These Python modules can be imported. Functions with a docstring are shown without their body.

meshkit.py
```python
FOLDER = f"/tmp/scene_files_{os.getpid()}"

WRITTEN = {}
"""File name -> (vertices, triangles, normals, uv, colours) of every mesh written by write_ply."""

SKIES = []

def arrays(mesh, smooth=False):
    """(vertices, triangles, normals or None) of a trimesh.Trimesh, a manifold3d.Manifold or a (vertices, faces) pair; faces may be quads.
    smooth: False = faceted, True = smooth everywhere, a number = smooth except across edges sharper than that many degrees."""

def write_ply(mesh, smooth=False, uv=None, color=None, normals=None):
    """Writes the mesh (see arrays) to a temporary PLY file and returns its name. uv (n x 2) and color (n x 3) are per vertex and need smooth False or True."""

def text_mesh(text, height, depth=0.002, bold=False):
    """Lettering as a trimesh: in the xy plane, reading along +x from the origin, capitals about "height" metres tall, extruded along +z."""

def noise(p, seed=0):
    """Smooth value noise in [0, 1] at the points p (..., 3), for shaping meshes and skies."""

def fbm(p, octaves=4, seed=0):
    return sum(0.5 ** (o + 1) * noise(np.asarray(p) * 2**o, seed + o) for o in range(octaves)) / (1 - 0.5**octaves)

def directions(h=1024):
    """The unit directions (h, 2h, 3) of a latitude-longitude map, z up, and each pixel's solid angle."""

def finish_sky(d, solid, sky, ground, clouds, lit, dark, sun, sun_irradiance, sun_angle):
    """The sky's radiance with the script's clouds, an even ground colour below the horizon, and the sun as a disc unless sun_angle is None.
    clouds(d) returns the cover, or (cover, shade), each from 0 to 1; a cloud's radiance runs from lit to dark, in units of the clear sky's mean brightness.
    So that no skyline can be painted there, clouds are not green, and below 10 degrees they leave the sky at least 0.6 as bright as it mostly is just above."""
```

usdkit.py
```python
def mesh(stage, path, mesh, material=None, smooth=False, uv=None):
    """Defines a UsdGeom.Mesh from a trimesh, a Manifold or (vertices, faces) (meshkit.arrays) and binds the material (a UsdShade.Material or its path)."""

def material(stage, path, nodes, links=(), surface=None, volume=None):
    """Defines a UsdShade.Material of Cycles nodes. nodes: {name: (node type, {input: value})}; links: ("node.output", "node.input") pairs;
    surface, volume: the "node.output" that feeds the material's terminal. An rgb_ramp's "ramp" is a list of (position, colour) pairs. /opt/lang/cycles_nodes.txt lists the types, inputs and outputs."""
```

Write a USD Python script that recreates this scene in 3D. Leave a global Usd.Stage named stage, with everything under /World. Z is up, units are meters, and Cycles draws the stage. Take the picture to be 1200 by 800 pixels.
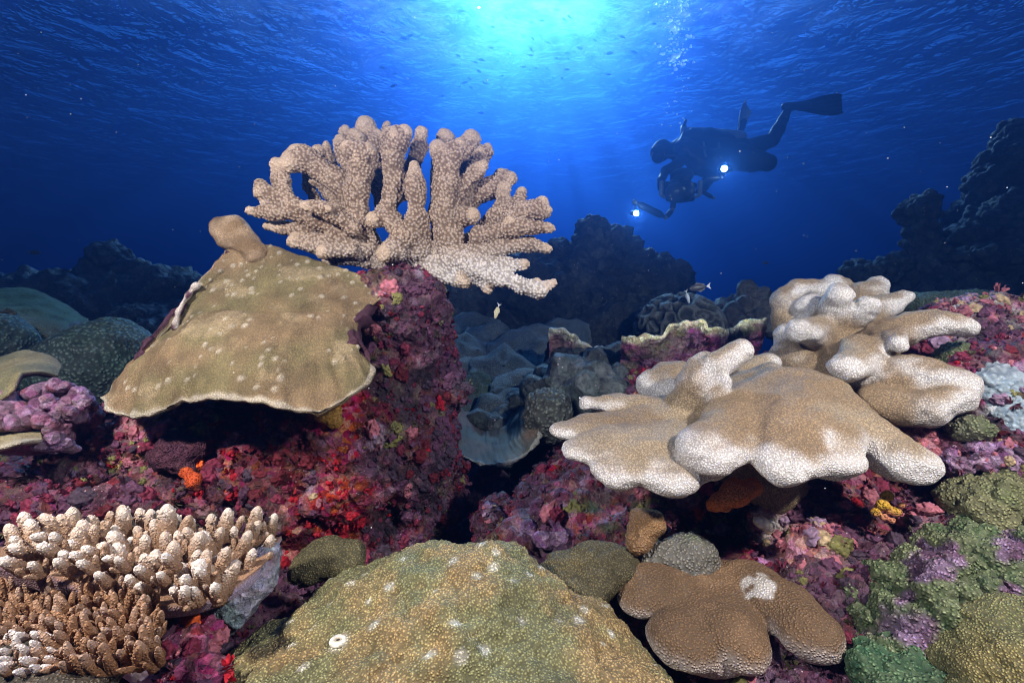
import math, numpy as np, trimesh, usdkit, meshkit
from scipy.spatial import cKDTree
from pxr import Usd, UsdGeom, UsdLux, UsdShade, Gf, Sdf, Vt

stage = Usd.Stage.CreateInMemory()
UsdGeom.SetStageUpAxis(stage, 'Z')
UsdGeom.Xform.Define(stage, '/World')
UsdGeom.Scope.Define(stage, '/World/Looks')

# ------------------------------------------------------------------ camera
F, CX, CY, PITCH = 560.0, 600.0, 400.0, math.radians(3.06)
cam = UsdGeom.Camera.Define(stage, '/World/camera')
cam.CreateHorizontalApertureAttr(36.0)
cam.CreateFocalLengthAttr(36.0 * F / 1200.0)
cam.AddRotateXOp().Set(90.0 - math.degrees(PITCH))
cam.CreateExposureAttr(EXPOSURE := 1.15)
FW = np.array([0, math.cos(PITCH), -math.sin(PITCH)])
UP = np.array([0, math.sin(PITCH), math.cos(PITCH)])
RT = np.array([1.0, 0, 0])

def P(px, py, d):
    """A point d metres in front of the camera on the line of sight that the photograph shows at (px, py)."""
    return d * (FW + (px - CX) / F * RT - (py - CY) / F * UP)

# ------------------------------------------------------------------ sky and sun
SUN_EL, SUN_AZ = math.radians(34.5), 0.04          # azimuth = atan2(x, y)
usdkit.material(stage, '/World/Looks/sky', {
    's': ('sky_texture', dict(sky_type='single_scattering', sun_disc=False, sun_elevation=SUN_EL, sun_rotation=SUN_AZ)),
    'b': ('background_shader', dict(strength=0.05))}, [('s.color', 'b.color')], surface='b.background')
dome = UsdLux.DomeLight.Define(stage, '/World/sky')
UsdShade.MaterialBindingAPI.Apply(dome.GetPrim()).Bind(UsdShade.Material.Get(stage, '/World/Looks/sky'))
dome.GetPrim().SetCustomDataByKey('kind', 'structure')
sun = UsdLux.DistantLight.Define(stage, '/World/sun')
sun.CreateNormalizeAttr(True); sun.CreateIntensityAttr(1.25); sun.CreateAngleAttr(0.5)
sun.CreateColorAttr(Gf.Vec3f(1.0, 0.95, 0.86))
sun.AddRotateZOp().Set(-math.degrees(SUN_AZ)); sun.AddRotateXOp().Set(-(90 - math.degrees(SUN_EL)))
# ------------------------------------------------------------------ tools
W = '/World/'
L = '/World/Looks/'
nz = meshkit.noise

def fb(p, octaves=4, seed=0):
    return meshkit.fbm(p, octaves, seed) - 0.5

class Solid:
    """A signed distance grid: shapes are blended into it, then its zero surface is meshed."""
    def __init__(s, lo, hi, h):
        s.lo, s.h = np.array(lo, float), h
        s.n = np.ceil((np.array(hi, float) - s.lo) / h).astype(int) + 1
        s.v = np.full(s.n, 0.3, np.float32)
    def box(s, lo, hi):
        a = np.clip(np.floor((np.array(lo) - s.lo) / s.h).astype(int), 0, s.n)
        b = np.clip(np.ceil((np.array(hi) - s.lo) / s.h).astype(int) + 1, 0, s.n)
        if (b <= a).any(): return None, None
        g = [s.lo[k] + s.h * np.arange(a[k], b[k], dtype=np.float32) for k in range(3)]
        return tuple(slice(a[k], b[k]) for k in range(3)), np.stack(np.meshgrid(*g, indexing='ij'), -1).astype(np.float32)
    def put(s, sl, d, k, cut=False):
        o = s.v[sl]
        if cut:
            d = -d
            r = np.maximum(o, d)
            if k > 0: r = r + np.maximum(k - np.abs(o - d), 0) ** 2 / (4 * k)
        else:
            r = np.minimum(o, d)
            if k > 0: r = r - np.maximum(k - np.abs(o - d), 0) ** 2 / (4 * k)
        s.v[sl] = r
    def rod(s, a, b, ra, rb, k=0.02, flat=None, cut=False):
        """A tapered rod with round ends; flat = (axis, factor) thins it along an axis."""
        a, b = np.array(a, float), np.array(b, float)
        m = max(ra, rb) + k + 2 * s.h
        sl, p = s.box(np.minimum(a, b) - m, np.maximum(a, b) + m)
        if sl is None: return
        q = p
        sc = 1.0
        if flat is not None:
            ax, sc = np.array(flat[0], np.float32), flat[1]
            ax = ax / np.linalg.norm(ax)
            def squash(x):
                x = np.asarray(x, np.float32)
                return x + (x @ ax)[..., None] * ax * (1 / sc - 1)
            q, a, b = squash(p), squash(a), squash(b)
        d = b - a
        t = np.clip(((q - a) @ d) / max(d @ d, 1e-12), 0, 1)
        dist = np.sqrt((((q - a) - t[..., None] * d) ** 2).sum(-1)) - (ra + (rb - ra) * t)
        s.put(sl, dist * (sc if sc < 1 else 1.0), k, cut)
    def chain(s, pts, radii, k=0.02, flat=None):
        for i in range(len(pts) - 1):
            s.rod(pts[i], pts[i + 1], radii[i], radii[i + 1], k, flat)
    def blob(s, c, r, k=0.03, rot=None, cut=False):
        """An ellipsoid; rot = 3x3 matrix whose rows are its axes."""
        c, r = np.array(c, float), np.array(r, float) * np.ones(3)
        m = r.max() + k + 2 * s.h
        sl, p = s.box(c - m, c + m)
        if sl is None: return
        q = p - c.astype(np.float32)
        if rot is not None: q = q @ np.array(rot, np.float32).T
        k0 = np.sqrt(((q / r) ** 2).sum(-1)); k1 = np.sqrt(((q / r ** 2) ** 2).sum(-1))
        s.put(sl, k0 * (k0 - 1) / np.maximum(k1, 1e-9), k, cut)
    def mesh(s):
        return nets(s.v, s.lo, s.h)

CORN = np.array([(i, j, k) for i in (0, 1) for j in (0, 1) for k in (0, 1)])
EDGE = [(a, b) for a in range(8) for b in range(a + 1, 8) if np.abs(CORN[a] - CORN[b]).sum() == 1]

def nets(v, lo, h):
    """Surface nets: (vertices, quads) of the zero surface of a grid."""
    n = np.array(v.shape)
    s = v < 0
    cnt = np.zeros(n - 1, np.int8)
    for c in CORN:
        cnt += s[c[0]:n[0] - 1 + c[0], c[1]:n[1] - 1 + c[1], c[2]:n[2] - 1 + c[2]]
    act = np.argwhere((cnt > 0) & (cnt < 8))
    ids = np.full(n - 1, -1, np.int64); ids[tuple(act.T)] = np.arange(len(act))
    vals = np.stack([v[tuple((act + c).T)] for c in CORN], 1).astype(float)
    acc, num = np.zeros((len(act), 3)), np.zeros(len(act))
    for a, b in EDGE:
        x = (vals[:, a] < 0) != (vals[:, b] < 0)
        t = vals[x, a] / (vals[x, a] - vals[x, b])
        acc[x] += CORN[a] + t[:, None] * (CORN[b] - CORN[a]); num[x] += 1
    pts = lo + h * (act + acc / num[:, None])
    quads = []
    for ax in range(3):
        o1, o2 = (ax + 1) % 3, (ax + 2) % 3
        lo_s, hi_s = [slice(None)] * 3, [slice(None)] * 3
        lo_s[ax], hi_s[ax] = slice(0, -1), slice(1, None)
        e = np.argwhere(s[tuple(lo_s)] != s[tuple(hi_s)])
        e = e[(e[:, o1] > 0) & (e[:, o2] > 0) & (e[:, o1] < n[o1] - 1) & (e[:, o2] < n[o2] - 1)]
        inside = s[tuple(e.T)]
        def at(d1, d2):
            q = e.copy(); q[:, o1] -= d1; q[:, o2] -= d2
            return ids[tuple(q.T)]
        f = np.stack([at(1, 1), at(0, 1), at(0, 0), at(1, 0)], 1)
        f[~inside] = f[~inside][:, ::-1]
        quads.append(f)
    return pts, np.vstack(quads)

def tri(f):
    f = np.asarray(f)
    return np.vstack([f[:, [0, 1, 2]], f[:, [0, 2, 3]]]) if f.shape[1] == 4 else f

def normals(v, f):
    f = tri(f)
    n = np.zeros_like(v); c = np.cross(v[f[:, 1]] - v[f[:, 0]], v[f[:, 2]] - v[f[:, 0]])
    for k in range(3): np.add.at(n, f[:, k], c)
    return n / np.maximum(np.linalg.norm(n, axis=1, keepdims=True), 1e-12)

def relax(v, f, times=1, amount=0.5):
    f = np.asarray(f); m = f.shape[1]
    e = np.vstack([f[:, [i, (i + 1) % m]] for i in range(m)]); e = np.vstack([e, e[:, ::-1]])
    deg = np.bincount(e[:, 0], minlength=len(v))[:, None]
    for _ in range(times):
        a = np.stack([np.bincount(e[:, 0], v[e[:, 1], k], len(v)) for k in range(3)], 1) / np.maximum(deg, 1)
        v = v + amount * (a - v)
    return v

def scatter(v, f, spacing, seed=0, where=None):
    """Points spread evenly over a surface: (points, triangle numbers)."""
    f = tri(f); r = np.random.default_rng(seed)
    a = np.linalg.norm(np.cross(v[f[:, 1]] - v[f[:, 0]], v[f[:, 2]] - v[f[:, 0]]), axis=1) / 2
    if where is not None: a = a * where[f].mean(1)
    n = max(int(a.sum() / spacing ** 2 * 2.6), 1)
    t = r.choice(len(f), n, p=a / a.sum()); u = r.random((n, 2)); u[u.sum(1) > 1] = 1 - u[u.sum(1) > 1]
    p = v[f[t, 0]] + u[:, :1] * (v[f[t, 1]] - v[f[t, 0]]) + u[:, 1:] * (v[f[t, 2]] - v[f[t, 0]])
    pr = cKDTree(p).query_pairs(spacing * 0.82, output_type='ndarray')
    keep = np.ones(n, bool)
    o = np.argsort(pr.min(1), kind='stable') if len(pr) else []
    for i, j in np.sort(pr, 1)[o]:
        if keep[i]: keep[j] = False
    return p[keep], t[keep]

def bumps(v, f, n, spacing, amp, seed=0, sharp=2.0, where=None):
    """Raises an even field of polyps; returns (vertices, how much of a polyp each vertex is)."""
    p, _ = scatter(v, f, spacing, seed)
    d, _ = cKDTree(p).query(v)
    x = np.clip(1 - (d / (0.62 * spacing)) ** sharp, 0, 1)
    if where is not None: x = x * where
    return v + n * (amp * x)[:, None], x

def sstep(a, b, x):
    t = np.clip((x - a) / (b - a), 0, 1); return t * t * (3 - 2 * t)

def lerp(a, b, t):
    t = np.asarray(t)[..., None]; return np.asarray(a, float) * (1 - t) + np.asarray(b, float) * t

def define(path, v, f, mat, n=None, col=None, smooth=True):
    """One Mesh prim with smooth normals and, if given, a colour of its own at each vertex."""
    m = UsdGeom.Mesh.Define(stage, path)
    f = np.asarray(f); v = np.asarray(v)
    if n is None and smooth: n = normals(v, f)
    m.CreatePointsAttr(Vt.Vec3fArray.FromNumpy(v.astype(np.float32)))
    m.CreateFaceVertexCountsAttr(Vt.IntArray.FromNumpy(np.full(len(f), f.shape[1], np.int32)))
    m.CreateFaceVertexIndicesAttr(Vt.IntArray.FromNumpy(f.astype(np.int32).ravel()))
    m.CreateSubdivisionSchemeAttr('none')
    if n is not None:
        m.CreateNormalsAttr(Vt.Vec3fArray.FromNumpy(n.astype(np.float32))); m.SetNormalsInterpolation('vertex')
    if col is not None:
        col = np.broadcast_to(np.asarray(col, float), v.shape)
        UsdGeom.PrimvarsAPI(m).CreatePrimvar('tint', Sdf.ValueTypeNames.Color3fArray, 'vertex').Set(Vt.Vec3fArray.FromNumpy(np.ascontiguousarray(col, np.float32)))
    UsdShade.MaterialBindingAPI.Apply(m.GetPrim()).Bind(UsdShade.Material.Get(stage, L + mat))
    return m.GetPrim()

def define_split(root, names, which, v, f, mat, n, col):
    """The faces of one continuous surface as several parts that meet without a seam."""
    f = np.asarray(f)
    for k, name in enumerate(names):
        ff = f[which == k]
        if not len(ff): continue
        u, inv = np.unique(ff, return_inverse=True)
        define(root + '/' + name, v[u], inv.reshape(ff.shape), mat, n[u], col[u])

used = {}
def fresh(name):
    k = used.get(name, -1) + 1; used[name] = k
    return name if k == 0 else f'{name}_{k:03d}'

def tag(prim, label=None, cat=None, group=None, kind=None):
    for k, x in (('label', label), ('category', cat), ('group', group), ('kind', kind)):
        if x: prim.SetCustomDataByKey(k, x)
    return prim

def thing(name, label, cat, group=None, at=None, rz=0, first=None):
    x = UsdGeom.Xform.Define(stage, W + fresh(name))
    if at is not None: x.AddTranslateOp().Set(Gf.Vec3d(*map(float, at)))
    if rz: x.AddRotateZOp().Set(float(rz))
    if first is not None:
        x.GetPrim().GetReferences().AddInternalReference(first); x.GetPrim().SetInstanceable(True)
    tag(x.GetPrim(), label, cat, group)
    return str(x.GetPath())

def tube(pts, radii, sides=10, cap=True):
    """A round tube along a polyline."""
    p = np.asarray(pts, float); r = np.broadcast_to(np.asarray(radii, float), len(p))
    t = np.gradient(p, axis=0); t /= np.linalg.norm(t, axis=1, keepdims=True) + 1e-12
    a = np.zeros_like(p); ref = np.array([0, 0, 1.0]) if abs(t[0, 2]) < 0.9 else np.array([1.0, 0, 0])
    for i in range(len(p)):
        x = np.cross(t[i], ref); x /= np.linalg.norm(x) + 1e-12; a[i] = x; ref = np.cross(x, t[i])
    b = np.cross(t, a); g = np.arange(sides) * 2 * np.pi / sides
    v = p[:, None] + r[:, None, None] * (np.cos(g)[None, :, None] * a[:, None] + np.sin(g)[None, :, None] * b[:, None])
    v = v.reshape(-1, 3); q = []
    i, j = np.meshgrid(np.arange(len(p) - 1), np.arange(sides), indexing='ij')
    q = np.stack([i * sides + j, i * sides + (j + 1) % sides, (i + 1) * sides + (j + 1) % sides, (i + 1) * sides + j], -1).reshape(-1, 4)
    f = tri(q)[:, ::-1]
    if cap:
        n0 = len(v); v = np.vstack([v, p[0] - t[0] * r[0] * 0.3, p[-1] + t[-1] * r[-1] * 0.4])
        jj = np.arange(sides); e = (len(p) - 1) * sides
        f = np.vstack([f, np.stack([np.full(sides, n0), (jj + 1) % sides, jj], 1)[:, ::-1], np.stack([np.full(sides, n0 + 1), e + jj, e + (jj + 1) % sides], 1)[:, ::-1]])
    return v, f

def join(parts):
    vs, fs, n = [], [], 0
    for v, f in parts:
        vs.append(v); fs.append(tri(f) + n); n += len(v)
    return np.vstack(vs), np.vstack(fs)

def curve(pts, n):
    """A smooth curve through the points."""
    p = np.asarray(pts, float); d = np.r_[0, np.cumsum(np.linalg.norm(np.diff(p, axis=0), axis=1) + 1e-9)]
    from scipy.interpolate import PchipInterpolator
    return PchipInterpolator(d / d[-1], p)(np.linspace(0, 1, n))

def basis(axis):
    z = np.asarray(axis, float); z = z / np.linalg.norm(z)
    x = np.cross([0, 0, 1.0] if abs(z[2]) < 0.95 else [1.0, 0, 0], z); x /= np.linalg.norm(x)
    return np.stack([x, np.cross(z, x), z])

# ------------------------------------------------------------------ materials of living surfaces
def living(name, scale, pit=(0.55, 1.12), bump=0.6, dist=0.004, rough=0.75, soft=0.0, fine=220.0, spots=None, vary=0.25, feature='f1', rim=None):
    """Coral or crust: the colour comes with the mesh ("tint"); polyps of the given size (per metre) darken and relieve it."""
    N = {'g': ('geometry', {}), 't': ('attribute', dict(attribute='tint')),
         'warp': ('noise_texture', dict(scale=scale * 0.7, detail=1.0)),
         'wm': ('vector_math', dict(math_type='multiply_add', vector2=(0.35 / scale,) * 3)),
         'v': ('voronoi_texture', dict(scale=scale, randomness=0.85, feature=feature)),
         'vr': ('map_range', dict(range_type='smoothstep', from_min=0.18, from_max=0.62, to_min=pit[1], to_max=pit[0], clamp=True)),
         'vh': ('map_range', dict(range_type='smoothstep', from_min=0.1, from_max=0.6, to_min=1.0, to_max=0.0, clamp=True)),
         'n': ('noise_texture', dict(scale=14.0, detail=5.0, roughness=0.6)),
         'nr': ('map_range', dict(from_min=0.3, from_max=0.7, to_min=1 - vary, to_max=1 + vary, clamp=True)),
         'k': ('noise_texture', dict(scale=fine, detail=3.0, roughness=0.65)),
         'kr': ('map_range', dict(from_min=0.3, from_max=0.7, to_min=0.8, to_max=1.2, clamp=True)),
         'm1': ('math', dict(math_type='multiply')), 'm2': ('math', dict(math_type='multiply')),
         'c': ('vector_math', dict(math_type='scale')),
         'h': ('math', dict(math_type='multiply_add', value2=0.35)),
         'b': ('bump', dict(strength=bump, distance=dist)),
         'p': ('principled_bsdf', dict(roughness=rough, specular_ior_level=0.25, subsurface_weight=0.0))}
    K = [('g.position', 'warp.vector'), ('warp.color', 'wm.vector1'), ('g.position', 'wm.vector3'), ('wm.vector', 'v.vector'), ('v.distance', 'vr.value'), ('g.position', 'n.vector'), ('n.fac', 'nr.value'),
         ('g.position', 'k.vector'), ('k.fac', 'kr.value'), ('vr.result', 'm1.value1'), ('nr.result', 'm1.value2'), ('m1.value', 'm2.value1'), ('kr.result', 'm2.value2'),
         ('t.color', 'c.vector1'), ('m2.value', 'c.scale'), ('v.distance', 'vh.value'), ('k.fac', 'h.value1'), ('vh.result', 'h.value3'), ('h.value', 'b.height'), ('b.normal', 'p.normal')]
    out = 'c.vector'
    if spots:
        sc, size, colr = spots
        N['sv'] = ('voronoi_texture', dict(scale=sc, randomness=1.0)); N['sr'] = ('map_range', dict(from_min=size, from_max=size * 0.55, to_min=0.0, to_max=1.0, clamp=True))
        N['sm'] = ('mix', dict(color2=colr))
        K += [('g.position', 'sv.vector'), ('sv.distance', 'sr.value'), ('sr.result', 'sm.fac'), (out, 'sm.color1')]; out = 'sm.color'
    K.append((out, 'p.base_color'))
    usdkit.material(stage, L + name, N, K, surface='p.BSDF')

def crust(name, scale=26.0, bump=1.0, dist=0.010, vary=0.45, fine=150.0):
    """Encrusted rock: the mesh's tint broken into small patches of neighbouring hues, with pits, pale flecks and dark holes."""
    N = {'g': ('geometry', {}), 't': ('attribute', dict(attribute='tint')),
         'n0': ('noise_texture', dict(scale=scale * 1.3, detail=4.0, roughness=0.6)),
         'w': ('vector_math', dict(math_type='multiply_add', vector2=(0.03,) * 3)),
         'v1': ('voronoi_texture', dict(scale=scale * 2.2, randomness=1.0)),
         'hs': ('separate_color', {}), 'hue': ('map_range', dict(from_min=0, from_max=1, to_min=0.455, to_max=0.545)), 'val': ('map_range', dict(from_min=0, from_max=1, to_min=1 - vary, to_max=1 + vary)),
         'sat': ('map_range', dict(from_min=0, from_max=1, to_min=0.65, to_max=1.15)),
         'hsv': ('hsv', {}),
         'n1': ('noise_texture', dict(scale=fine, detail=4.0, roughness=0.7)), 'r1': ('map_range', dict(from_min=0.3, from_max=0.7, to_min=0.35, to_max=1.5, clamp=True)),
         'c1': ('vector_math', dict(math_type='scale')),
         'v2': ('voronoi_texture', dict(scale=scale * 4.5, randomness=1.0)), 'r2': ('map_range', dict(from_min=0.17, from_max=0.10, to_min=0.0, to_max=0.75, clamp=True)),
         'n2': ('noise_texture', dict(scale=9.0, detail=2.0)), 'r3': ('map_range', dict(from_min=0.5, from_max=0.62, to_min=0.0, to_max=1.0, clamp=True)), 'fm': ('math', dict(math_type='multiply')),
         'fl': ('mix', dict(color2=(0.62, 0.5, 0.55))),
         'ha': ('math', dict(math_type='multiply_add', value2=0.6)), 'hb': ('math', dict(math_type='multiply_add', value2=0.8)),
         'b': ('bump', dict(strength=bump, distance=dist)),
         'p': ('principled_bsdf', dict(roughness=0.7, specular_ior_level=0.3))}
    K = [('g.position', 'n0.vector'), ('n0.color', 'w.vector1'), ('g.position', 'w.vector3'), ('w.vector', 'v1.vector'), ('v1.color', 'hs.color'), ('hs.r', 'hue.value'), ('hs.g', 'val.value'), ('hs.b', 'sat.value'),
         ('hue.result', 'hsv.hue'), ('val.result', 'hsv.value'), ('sat.result', 'hsv.saturation'), ('t.color', 'hsv.color'), ('g.position', 'n1.vector'), ('n1.fac', 'r1.value'), ('hsv.color', 'c1.vector1'), ('r1.result', 'c1.scale'),
         ('g.position', 'v2.vector'), ('v2.distance', 'r2.value'), ('g.position', 'n2.vector'), ('n2.fac', 'r3.value'), ('r2.result', 'fm.value1'), ('r3.result', 'fm.value2'), ('fm.value', 'fl.fac'), ('c1.vector', 'fl.color1'), ('fl.color', 'p.base_color'),
         ('n1.fac', 'ha.value1'), ('n0.fac', 'ha.value3'), ('v1.distance', 'hb.value1'), ('ha.value', 'hb.value3'), ('hb.value', 'b.height'), ('b.normal', 'p.normal')]
    usdkit.material(stage, L + name, N, K, surface='p.BSDF')

def plain(name, color, rough=0.5, metal=0.0, emit=0.0, spec=0.4):
    d = dict(base_color=color, roughness=rough, metallic=metal, specular_ior_level=spec)
    if emit: d.update(emission_color=color, emission_strength=emit)
    N = {'g': ('geometry', {}), 'n': ('noise_texture', dict(scale=60.0, detail=3.0)), 'r': ('map_range', dict(from_min=0.3, from_max=0.7, to_min=rough * 0.8, to_max=min(rough * 1.25, 1), clamp=True)), 'p': ('principled_bsdf', d)}
    usdkit.material(stage, L + name, N, [('g.position', 'n.vector'), ('n.fac', 'r.value'), ('r.result', 'p.roughness')], surface='p.BSDF')
# ------------------------------------------------------------------ water: the surface from below, and the blue between
SURF = 5.0
usdkit.material(stage, '/World/Looks/haze', {
    'v': ('principled_volume', dict(color=(0.024, 0.088, 0.36), density=0.215, anisotropy=0.87, absorption_color=(0.03, 0.25, 0.89)))}, volume='v.volume')
def simple(name, m, mat, kind=None):
    x = usdkit.mesh(stage, '/World/' + name, m, '/World/Looks/' + mat)
    if kind: x.GetPrim().SetCustomDataByKey('kind', kind)
    return x
b = trimesh.creation.box([160, 160, 15.0]); b.apply_translation([0, 40, SURF + 0.6 - 7.5])
simple('haze', b, 'haze', 'stuff')
usdkit.material(stage, '/World/Looks/water', {
    'g': ('geometry', {}),
    'n1': ('noise_texture', dict(scale=1.15, detail=4.0, roughness=0.52, distortion=0.6)),
    'n2': ('noise_texture', dict(scale=5.5, detail=2.0, roughness=0.5)),
    'a': ('math', dict(math_type='multiply_add', value2=0.22)),
    'bump': ('bump', dict(strength=1.0, distance=1.0)),
    'gl': ('glass_bsdf', dict(color=(.14, .38, .78), roughness=0.02, IOR=1.33, distribution='ggx')),
    't': ('transparent_bsdf', dict(color=(0.9, 0.9, 0.9))),
    'lw': ('layer_weight', dict(blend=0.5)),
    'fr': ('map_range', dict(from_min=0.40, from_max=0.58, to_min=0.5, to_max=0.02, clamp=True)),
    'cn': ('noise_texture', dict(scale=2.1, detail=3.0, roughness=0.6)), 'cr': ('map_range', dict(from_min=0.38, from_max=0.62, to_min=0.4, to_max=1.6, clamp=True)),
    'fc': ('math', dict(math_type='multiply', use_clamp=True)),
    'x': ('mix_closure', {})},
    [('lw.facing', 'fr.value'), ('fr.result', 'fc.value1'), ('g.position', 'cn.vector'), ('cn.fac', 'cr.value'), ('cr.result', 'fc.value2'), ('fc.value', 'x.fac'), ('g.position', 'n1.vector'), ('g.position', 'n2.vector'), ('n2.fac', 'a.value1'), ('n1.fac', 'a.value3'), ('a.value', 'bump.height'), ('bump.normal', 'gl.normal'),
     ('gl.BSDF', 'x.closure1'), ('t.BSDF', 'x.closure2')], surface='x.closure')
simple('water_surface', (np.array([[-70, -30, SURF], [70, -30, SURF], [70, 110, SURF], [-70, 110, SURF]], float), np.array([[0, 1, 2, 3]])), 'water', 'structure')

# ------------------------------------------------------------------ the photographer's two flash lamps, one on each side of the lens
def flash(pos, target, power):
    z = np.array(pos, float) - np.array(target, float); z /= np.linalg.norm(z)
    x = np.cross([0, 0, 1.0], z); x /= np.linalg.norm(x); y = np.cross(z, x)
    m = np.eye(4); m[0, :3], m[1, :3], m[2, :3], m[3, :3] = x, y, z, pos
    k = sum(1 for c in stage.GetPrimAtPath('/World').GetChildren() if c.GetName().startswith('flash_lamp'))
    root = UsdGeom.Xform.Define(stage, '/World/flash_lamp' + ('_%03d' % k if k else ''))
    root.AddTransformOp().Set(Gf.Matrix4d(m.tolist()))
    Lp = UsdLux.DiskLight.Define(stage, str(root.GetPath()) + '/light')
    Lp.CreateRadiusAttr(0.06); Lp.CreateNormalizeAttr(True); Lp.CreateIntensityAttr(power); Lp.CreateColorAttr(Gf.Vec3f(1.0, 0.77, 0.63))
    usdkit.material(stage, '/World/Looks/flash_body', {'p': ('principled_bsdf', dict(base_color=(.03, .03, .033), roughness=.45))}, surface='p.BSDF')
    for nm, rad, h, z0 in (('body', .055, .16, -.10), ('collar', .068, .04, -.030)):
        c = trimesh.creation.cylinder(rad, h, sections=32); c.apply_translation([0, 0, -z0])
        usdkit.mesh(stage, str(root.GetPath()) + '/' + nm, c, '/World/Looks/flash_body', smooth=40)
    for kk, vv in (('label', 'black flash lamp beside the lens, outside the picture on the ' + ('left' if pos[0] < 0 else 'right')), ('category', 'flash lamp')): root.GetPrim().SetCustomDataByKey(kk, vv)
    return str(root.GetPath())
FLASHES = [flash((-1.05, 0.10, 0.70), (-0.50, 1.2, -0.25), 9.8), flash((1.10, 0.05, 0.75), (0.62, 1.15, -0.3), 9.8)]
# ------------------------------------------------------------------ looks of corals and rock
living('finger_coral', 330, pit=(0.7, 1.1), bump=0.35, dist=0.002, vary=0.15)
living('plate_coral', 300, pit=(0.5, 1.15), bump=0.8, dist=0.003, vary=0.36)
living('boulder_coral', 240, pit=(0.35, 1.25), bump=0.8, dist=0.004, vary=0.25)
living('lobe_coral', 250, pit=(0.5, 1.15), bump=0.65, dist=0.0035, vary=0.12)
living('brown_coral', 210, pit=(0.5, 1.15), bump=0.8, dist=0.004, vary=0.18)
living('branch_coral', 300, pit=(0.65, 1.1), bump=0.6, dist=0.003, vary=0.15)
living('smooth_crust', 90, pit=(0.8, 1.1), bump=0.5, dist=0.004, vary=0.35, fine=120)
living('rough_coral', 150, pit=(0.4, 1.2), bump=0.9, dist=0.006, vary=0.3)
living('sponge', 240, pit=(0.9, 0.6), bump=0.8, dist=0.004, vary=0.25)
living('dot_coral', 70, pit=(0.35, 1.3), bump=0.8, dist=0.008, vary=0.3)
crust('crust_rock')
crust('far_rock', scale=8.0, dist=0.03, fine=50.0)

def pxr(r, d): return r * d / F
def chain_px(s, pts, k=0.02, flat=None, off=0.0):
    s.chain([P(x, y, d + off) for x, y, d, r in pts], [pxr(r, d) for x, y, d, r in pts], k, flat)
def bounds_px(pts, pad=0.06):
    q = np.array([P(*p) for p in pts]); return q.min(0) - pad, q.max(0) + pad

def patches(p, entries, sharp=22.0):
    """A patchwork of colours. entries: (colour, noise frequency, seed, bias) with bias a number or one value per point."""
    sc = np.stack([fb(p * f, 3, s) + b for c, f, s, b in entries], 1) * sharp
    w = np.exp(sc - sc.max(1, keepdims=True)); w /= w.sum(1, keepdims=True)
    return w @ np.array([e[0] for e in entries], float)

def to_px(p):
    z = p @ FW
    return CX + (p @ RT) / z * F, CY - (p @ UP) / z * F

CRIMSON, MAROON, MAGENTA, PINK, PURPLE, LAVENDER = (.30, .006, .016), (.085, .006, .012), (.15, .018, .042), (.33, .11, .14), (.080, .030, .062), (.24, .155, .24)
ORANGE, YELLOW, OLIVE, BROWN, DARK, TAN, WHITE = (.68, .11, .02), (.42, .24, .03), (.16, .15, .05), (.13, .08, .06), (.03, .015, .03), (.34, .25, .15), (.72, .66, .66)

def roughen(v, f, amps, seed=0, skip=None):
    n = normals(v, f)
    d = sum(a * fb(v * q, 3, seed + i) for i, (q, a) in enumerate(amps))
    if skip is not None: d = d * skip
    return v + n * d[:, None]

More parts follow.
